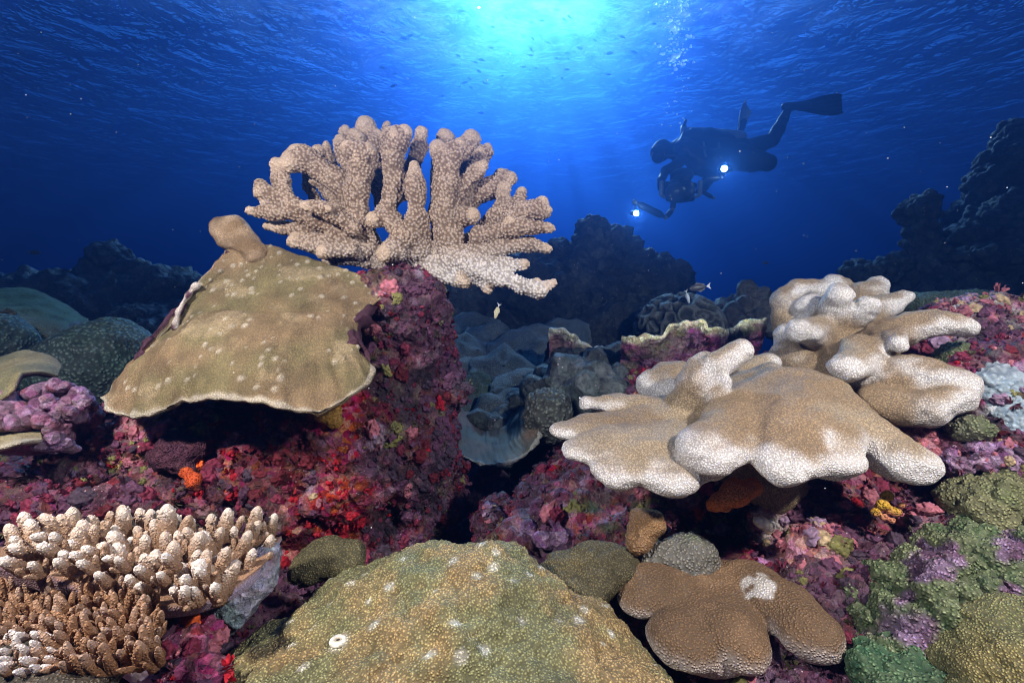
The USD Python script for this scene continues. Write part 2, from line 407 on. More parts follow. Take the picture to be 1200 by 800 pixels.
# ------------------------------------------------------------------ antler coral on top of the outcrop
def antler_coral():
    B = 1.45
    def q(*pts): return [(270 + x / 3, 110 + y / 3, B + d, r / 3 * 1.04) for x, y, d, r in pts]
    br = [
        q((500, 545, .02, 34), (400, 500, -.02, 34), (300, 440, -.04, 34), (235, 405, -.05, 32), (196, 365, -.05, 29), (178, 300, -.045, 27), (165, 256, -.04, 27)),
        q((235, 412, -.05, 28), (140, 416, -.06, 22), (72, 411, -.06, 17)),
        q((205, 395, -.05, 24), (150, 362, -.065, 23), (106, 342, -.07, 27)),
        q((112, 340, -.07, 22), (104, 316, -.06, 17)), q((160, 420, -.06, 14), (120, 385, -.06, 13)),
        q((495, 530, .0, 36), (450, 450, -.03, 40), (445, 340, -.05, 42), (458, 270, -.06, 38), (448, 215, -.09, 42)),
        q((448, 215, -.09, 36), (418, 196, -.09, 26)), q((452, 214, -.09, 36), (482, 200, -.09, 27)),
        q((455, 320, .03, 34), (410, 220, .05, 34), (388, 168, .06, 30)), q((410, 200, .05, 30), (440, 154, .05, 28)),
        q((440, 400, -.0, 40), (385, 310, -.02, 36), (310, 262, -.02, 36), (255, 230, -.03, 40), (215, 238, -.04, 34)),
        q((245, 228, -.03, 32), (228, 205, -.035, 24)), q((310, 262, -.01, 28), (305, 200, -.01, 20)),
        q((430, 470, -.06, 28), (350, 420, -.09, 26), (300, 396, -.10, 22), (262, 392, -.11, 21)),
        q((310, 402, -.10, 16), (345, 405, -.12, 14)),
        q((430, 430, .04, 30), (345, 345, .03, 21), (290, 296, .02, 18)),
        q((320, 420, .06, 24), (272, 320, .06, 16), (262, 262, .06, 15)),
        q((400, 330, .09, 24), (345, 250, .10, 22), (338, 180, .10, 16)),
        q((545, 585, .0, 40), (590, 545, -.05, 38), (612, 500, -.06, 38), (575, 450, -.05, 34), (545, 420, -.04, 32), (575, 350, -.04, 30), (582, 290, -.04, 32), (568, 220, -.05, 36), (582, 160, -.06, 42)),
        q((572, 190, -.06, 34), (548, 150, -.06, 24)), q((585, 170, -.06, 36), (612, 142, -.06, 25)),
        q((590, 545, -.05, 36), (545, 555, -.07, 32)), q((548, 430, -.05, 28), (505, 440, -.07, 26)),
        q((545, 400, .05, 30), (515, 290, .07, 28), (505, 200, .08, 26), (475, 112, .09, 31)), q((500, 190, .08, 22), (520, 150, .09, 20)),
        q((560, 260, .10, 24), (552, 150, .11, 19), (551, 112, .11, 16)),
        q((430, 260, .12, 28), (405, 132, .12, 25)),
        q((600, 350, .05, 28), (636, 260, .05, 23), (664, 190, .05, 23), (672, 138, .05, 25)),
        q((640, 600, .0, 30), (668, 545, -.03, 40), (656, 440, -.06, 34), (650, 330, -.07, 29), (647, 252, -.07, 22)),
        q((700, 600, .02, 34), (770, 505, -.03, 48), (742, 410, -.04, 42), (760, 300, -.05, 40), (748, 225, -.06, 34), (728, 185, -.07, 26)),
        q((758, 250, -.06, 36), (785, 205, -.07, 29), (806, 182, -.07, 24)),
        q((745, 420, -.02, 38), (812, 325, -.03, 32), (888, 252, -.04, 21)),
        q((790, 340, .06, 32), (830, 230, .08, 28), (846, 158, .09, 30)), q((835, 200, .08, 22), (812, 176, .09, 18)),
        q((730, 320, .10, 28), (740, 220, .12, 27), (756, 148, .12, 27)),
        q((805, 360, .03, 38), (862, 268, .03, 28), (890, 212, .03, 30)), q((880, 228, .03, 24), (908, 192, .03, 24)),
        q((765, 470, .0, 42), (840, 365, .02, 36), (915, 332, .01, 32), (955, 300, .0, 26), (988, 298, -.01, 21)),
        q((940, 312, .0, 22), (945, 280, .0, 16)), q((800, 440, -.03, 34), (850, 430, -.05, 26)),
        q((720, 600, .02, 40), (830, 545, .0, 42), (915, 470, -.01, 38), (955, 410, -.01, 30), (966, 330, -.01, 22)),
        q((935, 440, -.03, 34), (1010, 425, -.05, 36), (1075, 412, -.05, 29), (1098, 380, -.05, 19)), q((1060, 410, -.05, 24), (1112, 412, -.05, 18)),
        q((1000, 410, -.03, 26), (1020, 345, -.02, 19)), q((980, 420, -.06, 20), (975, 440, -.08, 17)),
        q((880, 500, -.05, 36), (1000, 472, -.07, 28), (1070, 468, -.08, 22), (1126, 472, -.08, 16)),
        q((800, 575, -.03, 38), (940, 545, -.05, 28), (1050, 528, -.05, 20), (1118, 545, -.05, 14)),
        q((690, 600, .0, 40), (780, 590, -.03, 42), (870, 612, -.06, 38), (940, 635, -.08, 32), (1020, 675, -.09, 26), (1085, 690, -.09, 23), (1136, 664, -.09, 16)),
        q((900, 606, -.06, 30), (970, 600, -.08, 24), (1034, 602, -.08, 19)), q((880, 640, -.05, 30), (905, 676, -.06, 22)), q((1060, 680, -.09, 16), (1075, 655, -.09, 12)),
        q((640, 600, .06, 40), (480, 555, .03, 42), (350, 515, .0, 34), (250, 478, -.02, 24), (130, 460, -.02, 14)),
        q((470, 555, -.02, 32), (330, 530, -.05, 30), (225, 515, -.04, 24)), q((420, 545, -.06, 28), (330, 555, -.08, 20)),
        q((660, 600, .0, 42), (740, 620, -.02, 44), (820, 645, -.04, 36)),
        q((600, 600, .02, 36), (480, 588, -.01, 18), (340, 585, -.02, 13)),
    ]
    allp = [p for c in br for p in c]
    lo, hi = bounds_px([p[:3] for p in allp], 0.1)
    s = Solid(lo, hi, 0.0031)
    g = np.random.default_rng(6)
    for c in br: chain_px(s, [(x, y, d, r * 1.0) for x, y, d, r in c], k=0.010, flat=((g.normal(0, .35), 1.0, g.normal(0, .25)), g.uniform(.62, .8)))
    v, f = s.mesh(); v = relax(v, f, 2)
    n = normals(v, f)
    v = v + n * (0.022 * fb(v * 16, 3, 3) + .006 * fb(v * 38, 2, 7))[:, None]
    # which branch each face belongs to
    seg = []
    for i, c in enumerate(br):
        pts = np.array([P(*p[:3]) for p in c]); r = np.array([pxr(p[3], p[2]) for p in c])
        for t in np.linspace(0, 1, 14):
            u = t * (len(c) - 1); a = min(int(u), len(c) - 2); w = u - a
            seg.append((*(pts[a] * (1 - w) + pts[a + 1] * w), i, r[a] * (1 - w) + r[a + 1] * w, t))
    seg = np.array(seg)
    d, near = cKDTree(seg[:, :3]).query(v, k=4)
    pick = near[np.arange(len(v)), np.argmin(d - seg[near, 4], 1)]
    owner, along = seg[pick, 3].astype(int), seg[pick, 5]
    n = normals(v, f)
    tip = sstep(0.8, 1.0, along)
    v, x = bumps(v, f, n, 0.0078, 0.0042, 5, sharp=1.7, where=1 - 0.75 * tip * sstep(-.2, .6, n[:, 2]))
    n = normals(v, f)
    X, Y = to_px(v)
    pale = np.clip(sstep(305, 330, Y - 0.06 * (X - 480)) * 0.75 + 0.5 * sstep(.55, 0.0, along) * sstep(-.2, -.8, -n[:, 1] * 0 + n[:, 2] * 0 - along), 0, 1)
    pale = np.clip(0.85 * sstep(285, 330, Y) * sstep(430, 560, X) + 0.35 * sstep(270, 310, Y), 0, 1)
    base = lerp((.165, .11, .075), (.32, .29, .275), pale)
    col = lerp(base, lerp((.52, .41, .33), (.78, .74, .72), pale), x * 0.9)
    col = lerp(col, (.52, .40, .30), 0.75 * tip)
    root = thing('antler_coral', 'large tan antler coral with thick knobbly branches standing on the red rock outcrop', 'coral')
    fo = owner[f[:, 0]]
    define_split(root, [('branch' if i == 0 else 'branch_%03d' % i) for i in range(len(br))], fo, v, f, 'finger_coral', n, col)
antler_coral()

# ------------------------------------------------------------------ sheets: plates that have an upper curve, a middle and a lip
def sheet(back, mid, lip, nu, nv, thick, wav=0.0, seed=0):
    """A shell through three curves (lists of points); returns vertices, quads, across (0..1), along (0..1), side (1 top, 0 under)."""
    bk, md, lp = (curve(c, nu) for c in (back, mid, lip))
    t = np.linspace(0, 1, nv)[None, :, None]
    # quadratic through the three curves
    g = bk[:, None] * (2 * (t - .5) * (t - 1)) + md[:, None] * (4 * t * (1 - t)) + lp[:, None] * (2 * t * (t - .5))
    a, b = np.meshgrid(np.linspace(0, 1, nu), np.linspace(0, 1, nv), indexing='ij')
    v = g.reshape(-1, 3)
    i, j = np.meshgrid(np.arange(nu - 1), np.arange(nv - 1), indexing='ij')
    q = np.stack([i * nv + j, (i + 1) * nv + j, (i + 1) * nv + j + 1, i * nv + j + 1], -1).reshape(-1, 4)
    n = normals(v, q)
    if n[:, 2].mean() < 0: q = q[:, ::-1]; n = -n
    if wav: v = v + n * (wav * fb(v * 9, 4, seed))[:, None]; n = normals(v, q)
    edge = np.minimum(np.minimum(a, 1 - a) * nu, np.minimum(b, 1 - b) * nv).ravel()
    th = thick * np.clip(0.35 + edge / 8, 0, 1)
    lowv = v - n * th[:, None]
    N = len(v)
    rim = np.r_[np.arange(nv), nv - 1 + nv * np.arange(1, nu), (nu - 1) * nv + np.arange(nv - 2, -1, -1), nv * np.arange(nu - 2, 0, -1)]
    r2 = np.roll(rim, -1)
    w = np.stack([rim, r2, r2 + N, rim + N], 1)
    V = np.vstack([v, lowv]); Q = np.vstack([q, q[:, ::-1] + N])
    # wall winding: outward from the sheet's middle
    c = V[w].mean(1); fn = np.cross(V[w[:, 1]] - V[w[:, 0]], V[w[:, 2]] - V[w[:, 0]])
    if (fn * (c - V.mean(0))).sum() < 0: w = w[:, ::-1]
    return V, np.vstack([Q, w]), np.r_[a.ravel(), a.ravel()], np.r_[b.ravel(), b.ravel()], np.r_[np.ones(N), np.zeros(N)]

def cap_coral():
    def icurve(rows, n):
        from scipy.interpolate import PchipInterpolator
        rows = np.array(rows, float); t = rows[:, 0]; p = np.array([P(*r[1:]) for r in rows])
        return PchipInterpolator(t, p)(np.linspace(0, 1, n))
    ridge_ = [(0, 266, 295, 1.36), (.3, 284, 287, 1.37), (.5, 312, 287, 1.38), (.7, 352, 299, 1.38), (.86, 405, 316, 1.38), (1, 455, 345, 1.34)]
    lip_ = [(0, 250, 308, 1.35), (.06, 224, 340, 1.31), (.13, 206, 373, 1.27), (.20, 176, 410, 1.23), (.27, 140, 442, 1.18), (.33, 118, 465, 1.14), (.38, 130, 474, 1.08), (.46, 172, 472, 1.05), (.50, 197, 466, 1.04), (.53, 212, 459, 1.03), (.62, 250, 457, 1.0), (.70, 300, 456, .985), (.76, 326, 466, .98), (.83, 365, 469, .99), (.90, 405, 456, 1.04), (.95, 430, 438, 1.09), (.975, 436, 424, 1.12), (1, 428, 408, 1.15)]
    nu, nv = 300, 130
    R1, L1 = icurve(ridge_, nu), icurve(lip_, nu)
    aa = np.linspace(0, 1, nu)
    M1 = (R1 + L1) / 2
    M1 = M1 + ((.030 * sstep(.1, .4, aa) * sstep(1, .9, aa))[:, None] * np.array([0, .8, -.25])) + (sstep(.90, 1, aa))[:, None] * (P(408, 386, 1.21) - M1[-1])
    V, Q, a, b, top = sheet(R1, M1, L1, nu, nv, 0.020, 0.018, 4)
    n = normals(V, Q)
    # the ledge between the upper and the lower tier, radial ribs and low bumps
    st = b + 0.16 * fb(np.stack([a * 5, b * 0, a * 0], -1), 2, 8)
    d = 0.034 * sstep(.44, .56, st) * sstep(.99, .62, st) * sstep(.30, .45, a) * sstep(1, .86, a) - 0.016 * sstep(.34, .43, st) * sstep(.52, .44, st) * sstep(.3, .45, a)
    d = d + (0.006 * fb(np.stack([a * 13, b * 2.5, a * 0], -1), 2, 19) + 0.040 * fb(V * 8, 3, 29) + 0.007 * fb(np.stack([a * 34, b * 3, a * 0], -1), 3, 9)) * sstep(.05, .5, b) + 0.007 * fb(V * 34, 3, 2)
    d = d + 0.0025 * np.sin(a * 150 + 9 * fb(V * 8, 2, 1)) * sstep(.6, 1, b)
    N_ = len(V) // 2; d = np.r_[d[:N_], d[:N_]]; nn = np.vstack([n[:N_], n[:N_]]); V = V + nn * d[:, None]
    dr = np.clip((b - .72) / .28, 0, 1) ** 2; V[:, 2] -= .022 * dr * sstep(.34, .42, a); V[:, 1] -= .010 * np.sin(np.pi * np.clip((b - .5) / .5, 0, 1)) * sstep(.34, .42, a)
    V[:, 2] += 0.016 * fb(np.stack([a * 22, a * 0, a * 0], -1), 3, 12) * sstep(.8, 1, b)
    n = normals(V, Q)
    # pale nodules
    sel = top * sstep(.97, .9, b)
    pts, _ = scatter(V, Q, 0.022, 11, where=sel)
    r = np.random.default_rng(3); pts = pts[(r.random(len(pts)) < .20 + .5 * (fb(pts * 9, 2, 4) > .05))]
    dist, who = cKDTree(pts).query(V)
    size = (r.uniform(.0035, .010, len(pts)) * 1.0)[who]
    nod = np.clip(1 - (dist / size) ** 2, 0, 1) * top
    V = V + n * (0.0045 * nod)[:, None]
    n = normals(V, Q)
    green = sstep(-.05, .12, fb(V * 5, 3, 21))
    col = lerp((.31, .215, .12), (.21, .175, .085), green)
    col = lerp(col, (.20, .14, .075), sstep(-.05, .2, fb(V * 11, 4, 5)) * .75); col = lerp(col, (.46, .36, .22), sstep(.05, .22, fb(V * 15, 4, 25)) * .6)
    col = lerp(col, (.56, .50, .40), np.clip(nod * 1.6, 0, 1) * 0.75)
    rim = sstep(.980, .992, b + .010 * fb(V * 30, 2, 6))
    col = lerp(col, (.54, .48, .38), rim * top)
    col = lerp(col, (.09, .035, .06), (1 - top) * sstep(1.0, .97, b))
    root = thing('plate_coral', 'big olive-tan plate coral shaped like a cap with pale bumps and a white lip', 'coral')
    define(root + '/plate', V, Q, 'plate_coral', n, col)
    s = Solid(*bounds_px([(240, 250, 1.4), (310, 300, 1.36)], .05), 0.004)
    chain_px(s, [(300, 298, 1.37, 14), (288, 286, 1.375, 13), (272, 277, 1.38, 17), (262, 270, 1.38, 13), (276, 266, 1.38, 13), (284, 276, 1.37, 11)], .014)
    v, f = s.mesh(); v = relax(v, f, 2); v = roughen(v, f, [(18, .016), (60, .008)], 4)
    define(root + '/knob', v, f, 'plate_coral', None, lerp((.26, .17, .09), (.45, .33, .22), sstep(-.2, .3, fb(v * 25, 3, 2))))
    # folded edge on its left side, white with a dark inside
    pts = curve([P(233, 333, 1.30), P(222, 343, 1.29), P(214, 356, 1.27), P(208, 370, 1.255), P(206, 386, 1.245)], 40)
    v, f = tube(pts, 0.008, 10); v = roughen(v, f, [(22, .016), (70, .008)], 3)
    define(root + '/folded_edge', v, f, 'plate_coral', None, lerp((.70, .62, .58), (.10, .03, .06), sstep(-.05, .15, fb(v * 30, 3, 8))))
cap_coral()

# ------------------------------------------------------------------ encrusted rock outcrop under it
def near_spots(p, spots):
    """Weight near given photo points (px, py, radius in px)."""
    X, Y = to_px(p); w = np.zeros(len(p))
    for x, y, r in spots: w = np.maximum(w, np.clip(1 - np.hypot(X - x, Y - y) / r, 0, 1))
    return w

def rock_tint(v, reds, pinks, purples, seed=0, extra=()):
    return patches(v, [
        (CRIMSON, 9, seed + 1, reds), (MAROON, 11, seed + 2, reds * .8 + .02), (MAGENTA, 10, seed + 3, .04 + pinks * .5), (PINK, 14, seed + 4, pinks - .04), (PURPLE, 8, seed + 5, purples + .06), (LAVENDER, 15, seed + 6, purples * .6 + pinks * .5 - .10),
        (BROWN, 10, seed + 7, .02), (DARK, 12, seed + 8, .05), (OLIVE, 16, seed + 9, -.06), (ORANGE, 20, seed + 10, -.24), (YELLOW, 18, seed + 11, -.24), (TAN, 17, seed + 12, -.12), *extra])

ROCKS = []
def cavities(s, count, seed):
    """Bites holes and knobs into the rock's surface."""
    g = np.random.default_rng(seed); v, f = s.mesh()
    p, t = scatter(v, f, .05, seed); p = p[g.permutation(len(p))]
    for i, c in enumerate(p[:count]): s.blob(c + g.normal(0, .006, 3), g.uniform(.010, .030) * g.uniform(.7, 1.4, 3), .010, cut=True)
    for i, c in enumerate(p[count:count * 2]): s.blob(c, g.uniform(.012, .032) * g.uniform(.7, 1.4, 3), .012)

def outcrop():
    s = Solid(*bounds_px([(40, 320, 1.6), (570, 700, 1.15), (300, 660, 1.95)], .12), 0.0085)
    for x, y, d, rx, rz, ry in [(300, 560, 1.50, 200, 110, .36), (170, 575, 1.40, 105, 75, .24), (400, 520, 1.42, 110, 120, .24), (470, 420, 1.55, 62, 110, .2), (480, 560, 1.52, 62, 120, .22), (470, 352, 1.50, 56, 34, .15),
                                (300, 660, 1.40, 250, 60, .34), (250, 505, 1.42, 120, 46, .2), (330, 430, 1.48, 110, 80, .16), (120, 640, 1.3, 90, 50, .2), (445, 345, 1.45, 30, 20, .08), (515, 470, 1.55, 26, 60, .1)]:
        s.blob(P(x, y, d), (pxr(rx, d), ry, pxr(rz, d)), .06)
    for x, y, d, r in [(450, 600, 1.28, 26), (530, 640, 1.4, 34), (95, 590, 1.2, 20), (275, 600, 1.16, 22), (420, 400, 1.36, 14), (345, 560, 1.18, 16)]:
        s.blob(P(x, y, d), pxr(r, d), .03, cut=True)
    cavities(s, 70, 5)
    v, f = s.mesh()
    v = relax(v, f, 1)
    v = roughen(v, f, [(5, .10), (13, .065), (30, .04)], 31)
    v = roughen(v, f, [(55, .018), (100, .010)], 41)
    X, Y = to_px(v)
    red = .34 * sstep(200, 280, X) * sstep(470, 400, X) * sstep(440, 500, Y) - .06
    pk = .20 * sstep(260, 140, X) + .14 * sstep(400, 340, Y)
    pu = .16 * sstep(400, 470, X) - .02
    col = rock_tint(v, red, pk, pu, 50, [(DARK, 12, 77, .02 + .16 * sstep(400, 450, X)), (MAROON, 12, 78, .02 + .10 * sstep(380, 450, X)), (YELLOW, 20, 3, -.3 + .7 * near_spots(v, [(388, 487, 26), (135, 540, 20), (165, 530, 16), (118, 490, 14)])), (ORANGE, 20, 4, -.3 + .7 * near_spots(v, [(278, 553, 20), (265, 545, 16), (285, 470, 12), (450, 365, 10)])),
                                         (LAVENDER, 20, 5, -.3 + .75 * near_spots(v, [(365, 568, 24), (440, 520, 45), (445, 505, 30)])), (PINK, 20, 6, -.3 + .7 * near_spots(v, [(240, 485, 32), (440, 385, 36), (270, 510, 26), (160, 495, 26)]))])
    p = define(W + 'rock_outcrop', v, f, 'crust_rock', None, col)
    tag(p, 'rock outcrop crusted deep red, pink and purple under the cap-shaped plate coral', 'rock')
    ROCKS.append((v, f, col))
outcrop()
# ------------------------------------------------------------------ the reef floor: one sheet that climbs and falls between the rocks
def reef_floor():
    ctl = np.array([(-3.5, .0, -.7), (3.5, .0, -.7), (-1.0, .3, -.66), (0, .2, -.75), (1.0, .3, -.60), (-.75, .75, -.55), (-.2, .9, -.72), (.3, .95, -.68), (.75, .8, -.50), (-.9, 1.4, -.48), (-.1, 1.5, -.84), (.25, 1.5, -.70), (.8, 1.4, -.45),
                    (1.3, 1.3, -.32), (-1.4, 1.5, -.45), (-.1, 2.2, -.78), (.5, 2.2, -.50), (1.2, 2.2, -.25), (1.9, 2.0, -.22), (-1.4, 2.4, -.40), (-2.2, 2.4, -.36), (0, 3.2, -.75), (.8, 3.2, -.50), (2.4, 3.4, -.3), (-2, 3.6, -.75), (-4, 4, -.7), (4, 4, -.4),
                    (0, 5, -1.3), (-3, 6, -1.2), (3.5, 6, -.9), (0, 9, -2.2), (-6, 9, -1.8), (6, 9, -1.7), (0, 16, -4), (-12, 16, -4), (12, 16, -4), (0, 30, -6), (-25, 30, -6), (25, 30, -6), (-40, 60, -7), (40, 60, -7), (-6, 1, -.9), (6, 1, -.8), (-10, 3, -1.6), (10, 3, -1.6), (0, -4, -1.2), (-10, -4, -2), (10, -4, -2)])
    from scipy.interpolate import RBFInterpolator
    rb = RBFInterpolator(ctl[:, :2], ctl[:, 2], kernel='thin_plate_spline', smoothing=0.0005)
    # rows whose spacing grows with distance, columns that fan out
    ys = [-4.0, -2, -1, -.3, .1]
    while ys[-1] < 60: ys.append(ys[-1] + max(.010, .0085 * ys[-1]))
    ys = np.array(ys); us = np.linspace(-1.35, 1.35, 330)
    half = 0.55 + np.abs(ys)
    x = us[None] * half[:, None]; y = np.broadcast_to(ys[:, None], x.shape)
    z = rb(np.stack([x.ravel(), y.ravel()], 1)).reshape(x.shape)
    v = np.stack([x, y, z], -1).reshape(-1, 3)
    nu = len(us); i, j = np.meshgrid(np.arange(len(ys) - 1), np.arange(nu - 1), indexing='ij')
    q = np.stack([i * nu + j, i * nu + j + 1, (i + 1) * nu + j + 1, (i + 1) * nu + j], -1).reshape(-1, 4)
    near = sstep(5, 2.5, v[:, 1]); far = sstep(2.5, 6, v[:, 1])
    v = roughen(v, q, [(4.5, .14), (11, .08), (24, .05)], 61, near)
    v = roughen(v, q, [(50, .028)], 66, near)
    v = roughen(v, q, [(.5, .9), (1.3, .6), (3, .35)], 71, far)
    k = sstep(1.35, 2.0, v[:, 1])
    col = rock_tint(v, .05 * (1 - k), .08 * (1 - k), .12, 80)
    col = lerp(col, lerp((.05, .06, .065), (.11, .11, .11), sstep(-.2, .2, fb(v * 5, 3, 8))), k)
    p = define(W + 'reef_floor', v, q, 'crust_rock', None, col)
    tag(p, kind='structure')
    m = v[:, 1] < 2.6
    keep = m[q].all(1) & (np.abs(v[q[:, 0], 0]) < 2.2) & (v[q[:, 0], 1] > .4)
    ROCKS.append((v, q[keep], col))
reef_floor()

# ------------------------------------------------------------------ outcrop on the right, under the white-edged corals
def right_outcrop():
    s = Solid(*bounds_px([(540, 330, 1.9), (1400, 760, .9), (1330, 330, 1.6), (600, 740, 1.1)], .12), 0.0095)
    for x, y, d, rx, rz, ry in [(900, 560, 1.45, 190, 70, .30), (1010, 640, 1.22, 120, 75, .24), (1080, 520, 1.42, 170, 90, .3), (1120, 430, 1.55, 130, 55, .25), (700, 600, 1.5, 110, 60, .25), (940, 690, 1.15, 110, 60, .2), (1160, 560, 1.15, 90, 60, .2), (1020, 450, 1.6, 140, 60, .2),
                                (740, 640, 1.25, 80, 45, .18), (900, 500, 1.5, 120, 40, .2), (1250, 500, 1.3, 120, 120, .3), (630, 655, 1.32, 70, 34, .14), (700, 560, 1.75, 60, 50, .2), (790, 470, 1.9, 90, 44, .2), (960, 655, 1.06, 40, 34, .07), (870, 600, 1.2, 30, 20, .07), (578, 625, 1.45, 20, 34, .08), (1130, 385, 1.48, 50, 34, .12), (1165, 470, 1.25, 60, 60, .14)]:
        s.blob(P(x, y, d), (pxr(rx, d), ry, pxr(rz, d)), .055)
    for x, y, d, r in [(825, 625, 1.16, 36), (850, 600, 1.22, 32), (870, 640, 1.12, 18), (800, 660, 1.1, 22), (1010, 590, 1.05, 16), (590, 560, 1.5, 30), (1070, 600, 1.0, 20)]:
        s.blob(P(x, y, d), pxr(r, d), .03, cut=True)
    cavities(s, 90, 8)
    v, f = s.mesh(); v = relax(v, f, 1)
    v = roughen(v, f, [(5, .08), (13, .06), (30, .04)], 131)
    v = roughen(v, f, [(55, .018), (100, .010)], 141)
    col = rock_tint(v, -.02 + .16 * near_spots(v, [(1060, 620, 90), (1020, 590, 60), (980, 700, 50)]), .10 + .12 * near_spots(v, [(960, 655, 60), (1060, 520, 70)]), .05 + .1 * near_spots(v, [(1160, 540, 60), (600, 640, 120), (890, 690, 60), (1000, 650, 50)]), 150,
                    [(PINK, 20, 6, -.3 + .85 * near_spots(v, [(955, 645, 42), (990, 670, 36), (1060, 515, 30), (1015, 690, 30)])), ((.40, .16, .36), 16, 7, -.3 + .8 * near_spots(v, [(1165, 540, 45), (1120, 540, 30), (930, 690, 30), (880, 680, 40), (1190, 440, 40)])),
                     (ORANGE, 20, 8, -.3 + .75 * near_spots(v, [(1078, 517, 16), (760, 470, 40), (820, 600, 16)])), ((.52, .58, .62), 20, 9, -.3 + .7 * near_spots(v, [(1165, 470, 50), (1120, 360, 30), (895, 610, 24)])),
                     ((.36, .30, .28), 18, 10, -.28 + .5 * near_spots(v, [(885, 620, 60), (860, 660, 50), (1000, 600, 40)])), (YELLOW, 20, 11, -.3 + .6 * near_spots(v, [(1040, 590, 20), (1130, 350, 16)])), ((.26, .24, .24), 22, 14, -.3 + .65 * near_spots(v, [(1130, 365, 80), (1180, 380, 60), (1170, 345, 50)])), (DARK, 14, 15, -.2 + .55 * near_spots(v, [(1150, 390, 60), (1100, 600, 60)])), ((.05, .09, .04), 12, 12, -.2 + .4 * near_spots(v, [(1090, 580, 50), (690, 600, 60)]))])
    p = define(W + 'rock_outcrop_001', v, f, 'crust_rock', None, col)
    tag(p, 'rock ledge crusted pink and purple that carries the white-edged lobed corals', 'rock')
    ROCKS.append((v, f, col))
right_outcrop()

# ------------------------------------------------------------------ lobed corals
def lobed(name, label, cat, lobes, h, mat, top, pale, mix, smooth=0.009, flat=None, part='lobe', noise=((14, .016), (40, .008)), seed=0, shade=None, polyps=None):
    """lobes: lists of (px, py, depth, radius in px), optionally ending in a flatness; one continuous surface, one part per lobe."""
    ch, fl = [], []
    for c in lobes:
        if isinstance(c, tuple): c, k = c
        else: k = flat
        ch.append(c); fl.append(k)
    s = Solid(*bounds_px([p[:3] for c in ch for p in c], max(pxr(p[3], p[2]) for c in ch for p in c) + .03), h)
    for c, k in zip(ch, fl):
        ax = None if k is None else (k if isinstance(k, tuple) else ((0, -.25, 1.0), k))
        chain_px(s, c, smooth, ax)
    v, f = s.mesh(); v = relax(v, f, 2)
    v = roughen(v, f, list(noise), seed)
    seg = []
    for i, c in enumerate(ch):
        pts = np.array([P(*p[:3]) for p in c])
        for t in np.linspace(0, 1, 12):
            u = t * (len(c) - 1); a = min(int(u), len(c) - 2); w = u - a
            seg.append((*(pts[a] * (1 - w) + pts[a + 1] * w), i, pxr(c[a][3] * (1 - w) + c[a + 1][3] * w, c[a][2]), t))
    seg = np.array(seg); d, near = cKDTree(seg[:, :3]).query(v, k=4)
    pick = near[np.arange(len(v)), np.argmin(d - seg[near, 4], 1)]
    own, along = seg[pick, 3].astype(int), seg[pick, 5]
    n = normals(v, f)
    x = 0
    if polyps: v, x = bumps(v, f, n, polyps[0], polyps[1], seed + 1); n = normals(v, f)
    w = relax(np.stack([mix(v, n, along, own)] * 3, 1), f, 7, .6)[:, 0]
    w = np.clip(w + .25 * fb(v * 45, 3, seed + 9) * w * (1 - w) * 4, 0, 1)
    tp = lerp(top[0], top[1], sstep(-.15, .15, fb(v * 7, 3, seed + 4)))
    col = lerp(tp, pale, w)
    if shade is not None: col = shade(v, n, col)
    if polyps: col = lerp(col * 0.8, np.minimum(col * 1.5, .85), x)
    root = thing(name, label, cat)
    define_split(root, [part if i == 0 else f'{part}_{i:03d}' for i in range(len(ch))], own[f[:, 0]], v, f, mat, n, col)
    return v, f, col

def edge_white(v, n, a, o):
    # the growing margin: the blunt outer faces of the lobes
    k = .16 * fb(v * 14, 3, 5)
    return np.clip(sstep(.74, .20, n[:, 2] + k) * sstep(.30, .60, a) + .7 * sstep(.88, 1.0, a + k * .3) * sstep(.99, .70, n[:, 2]), 0, 1)

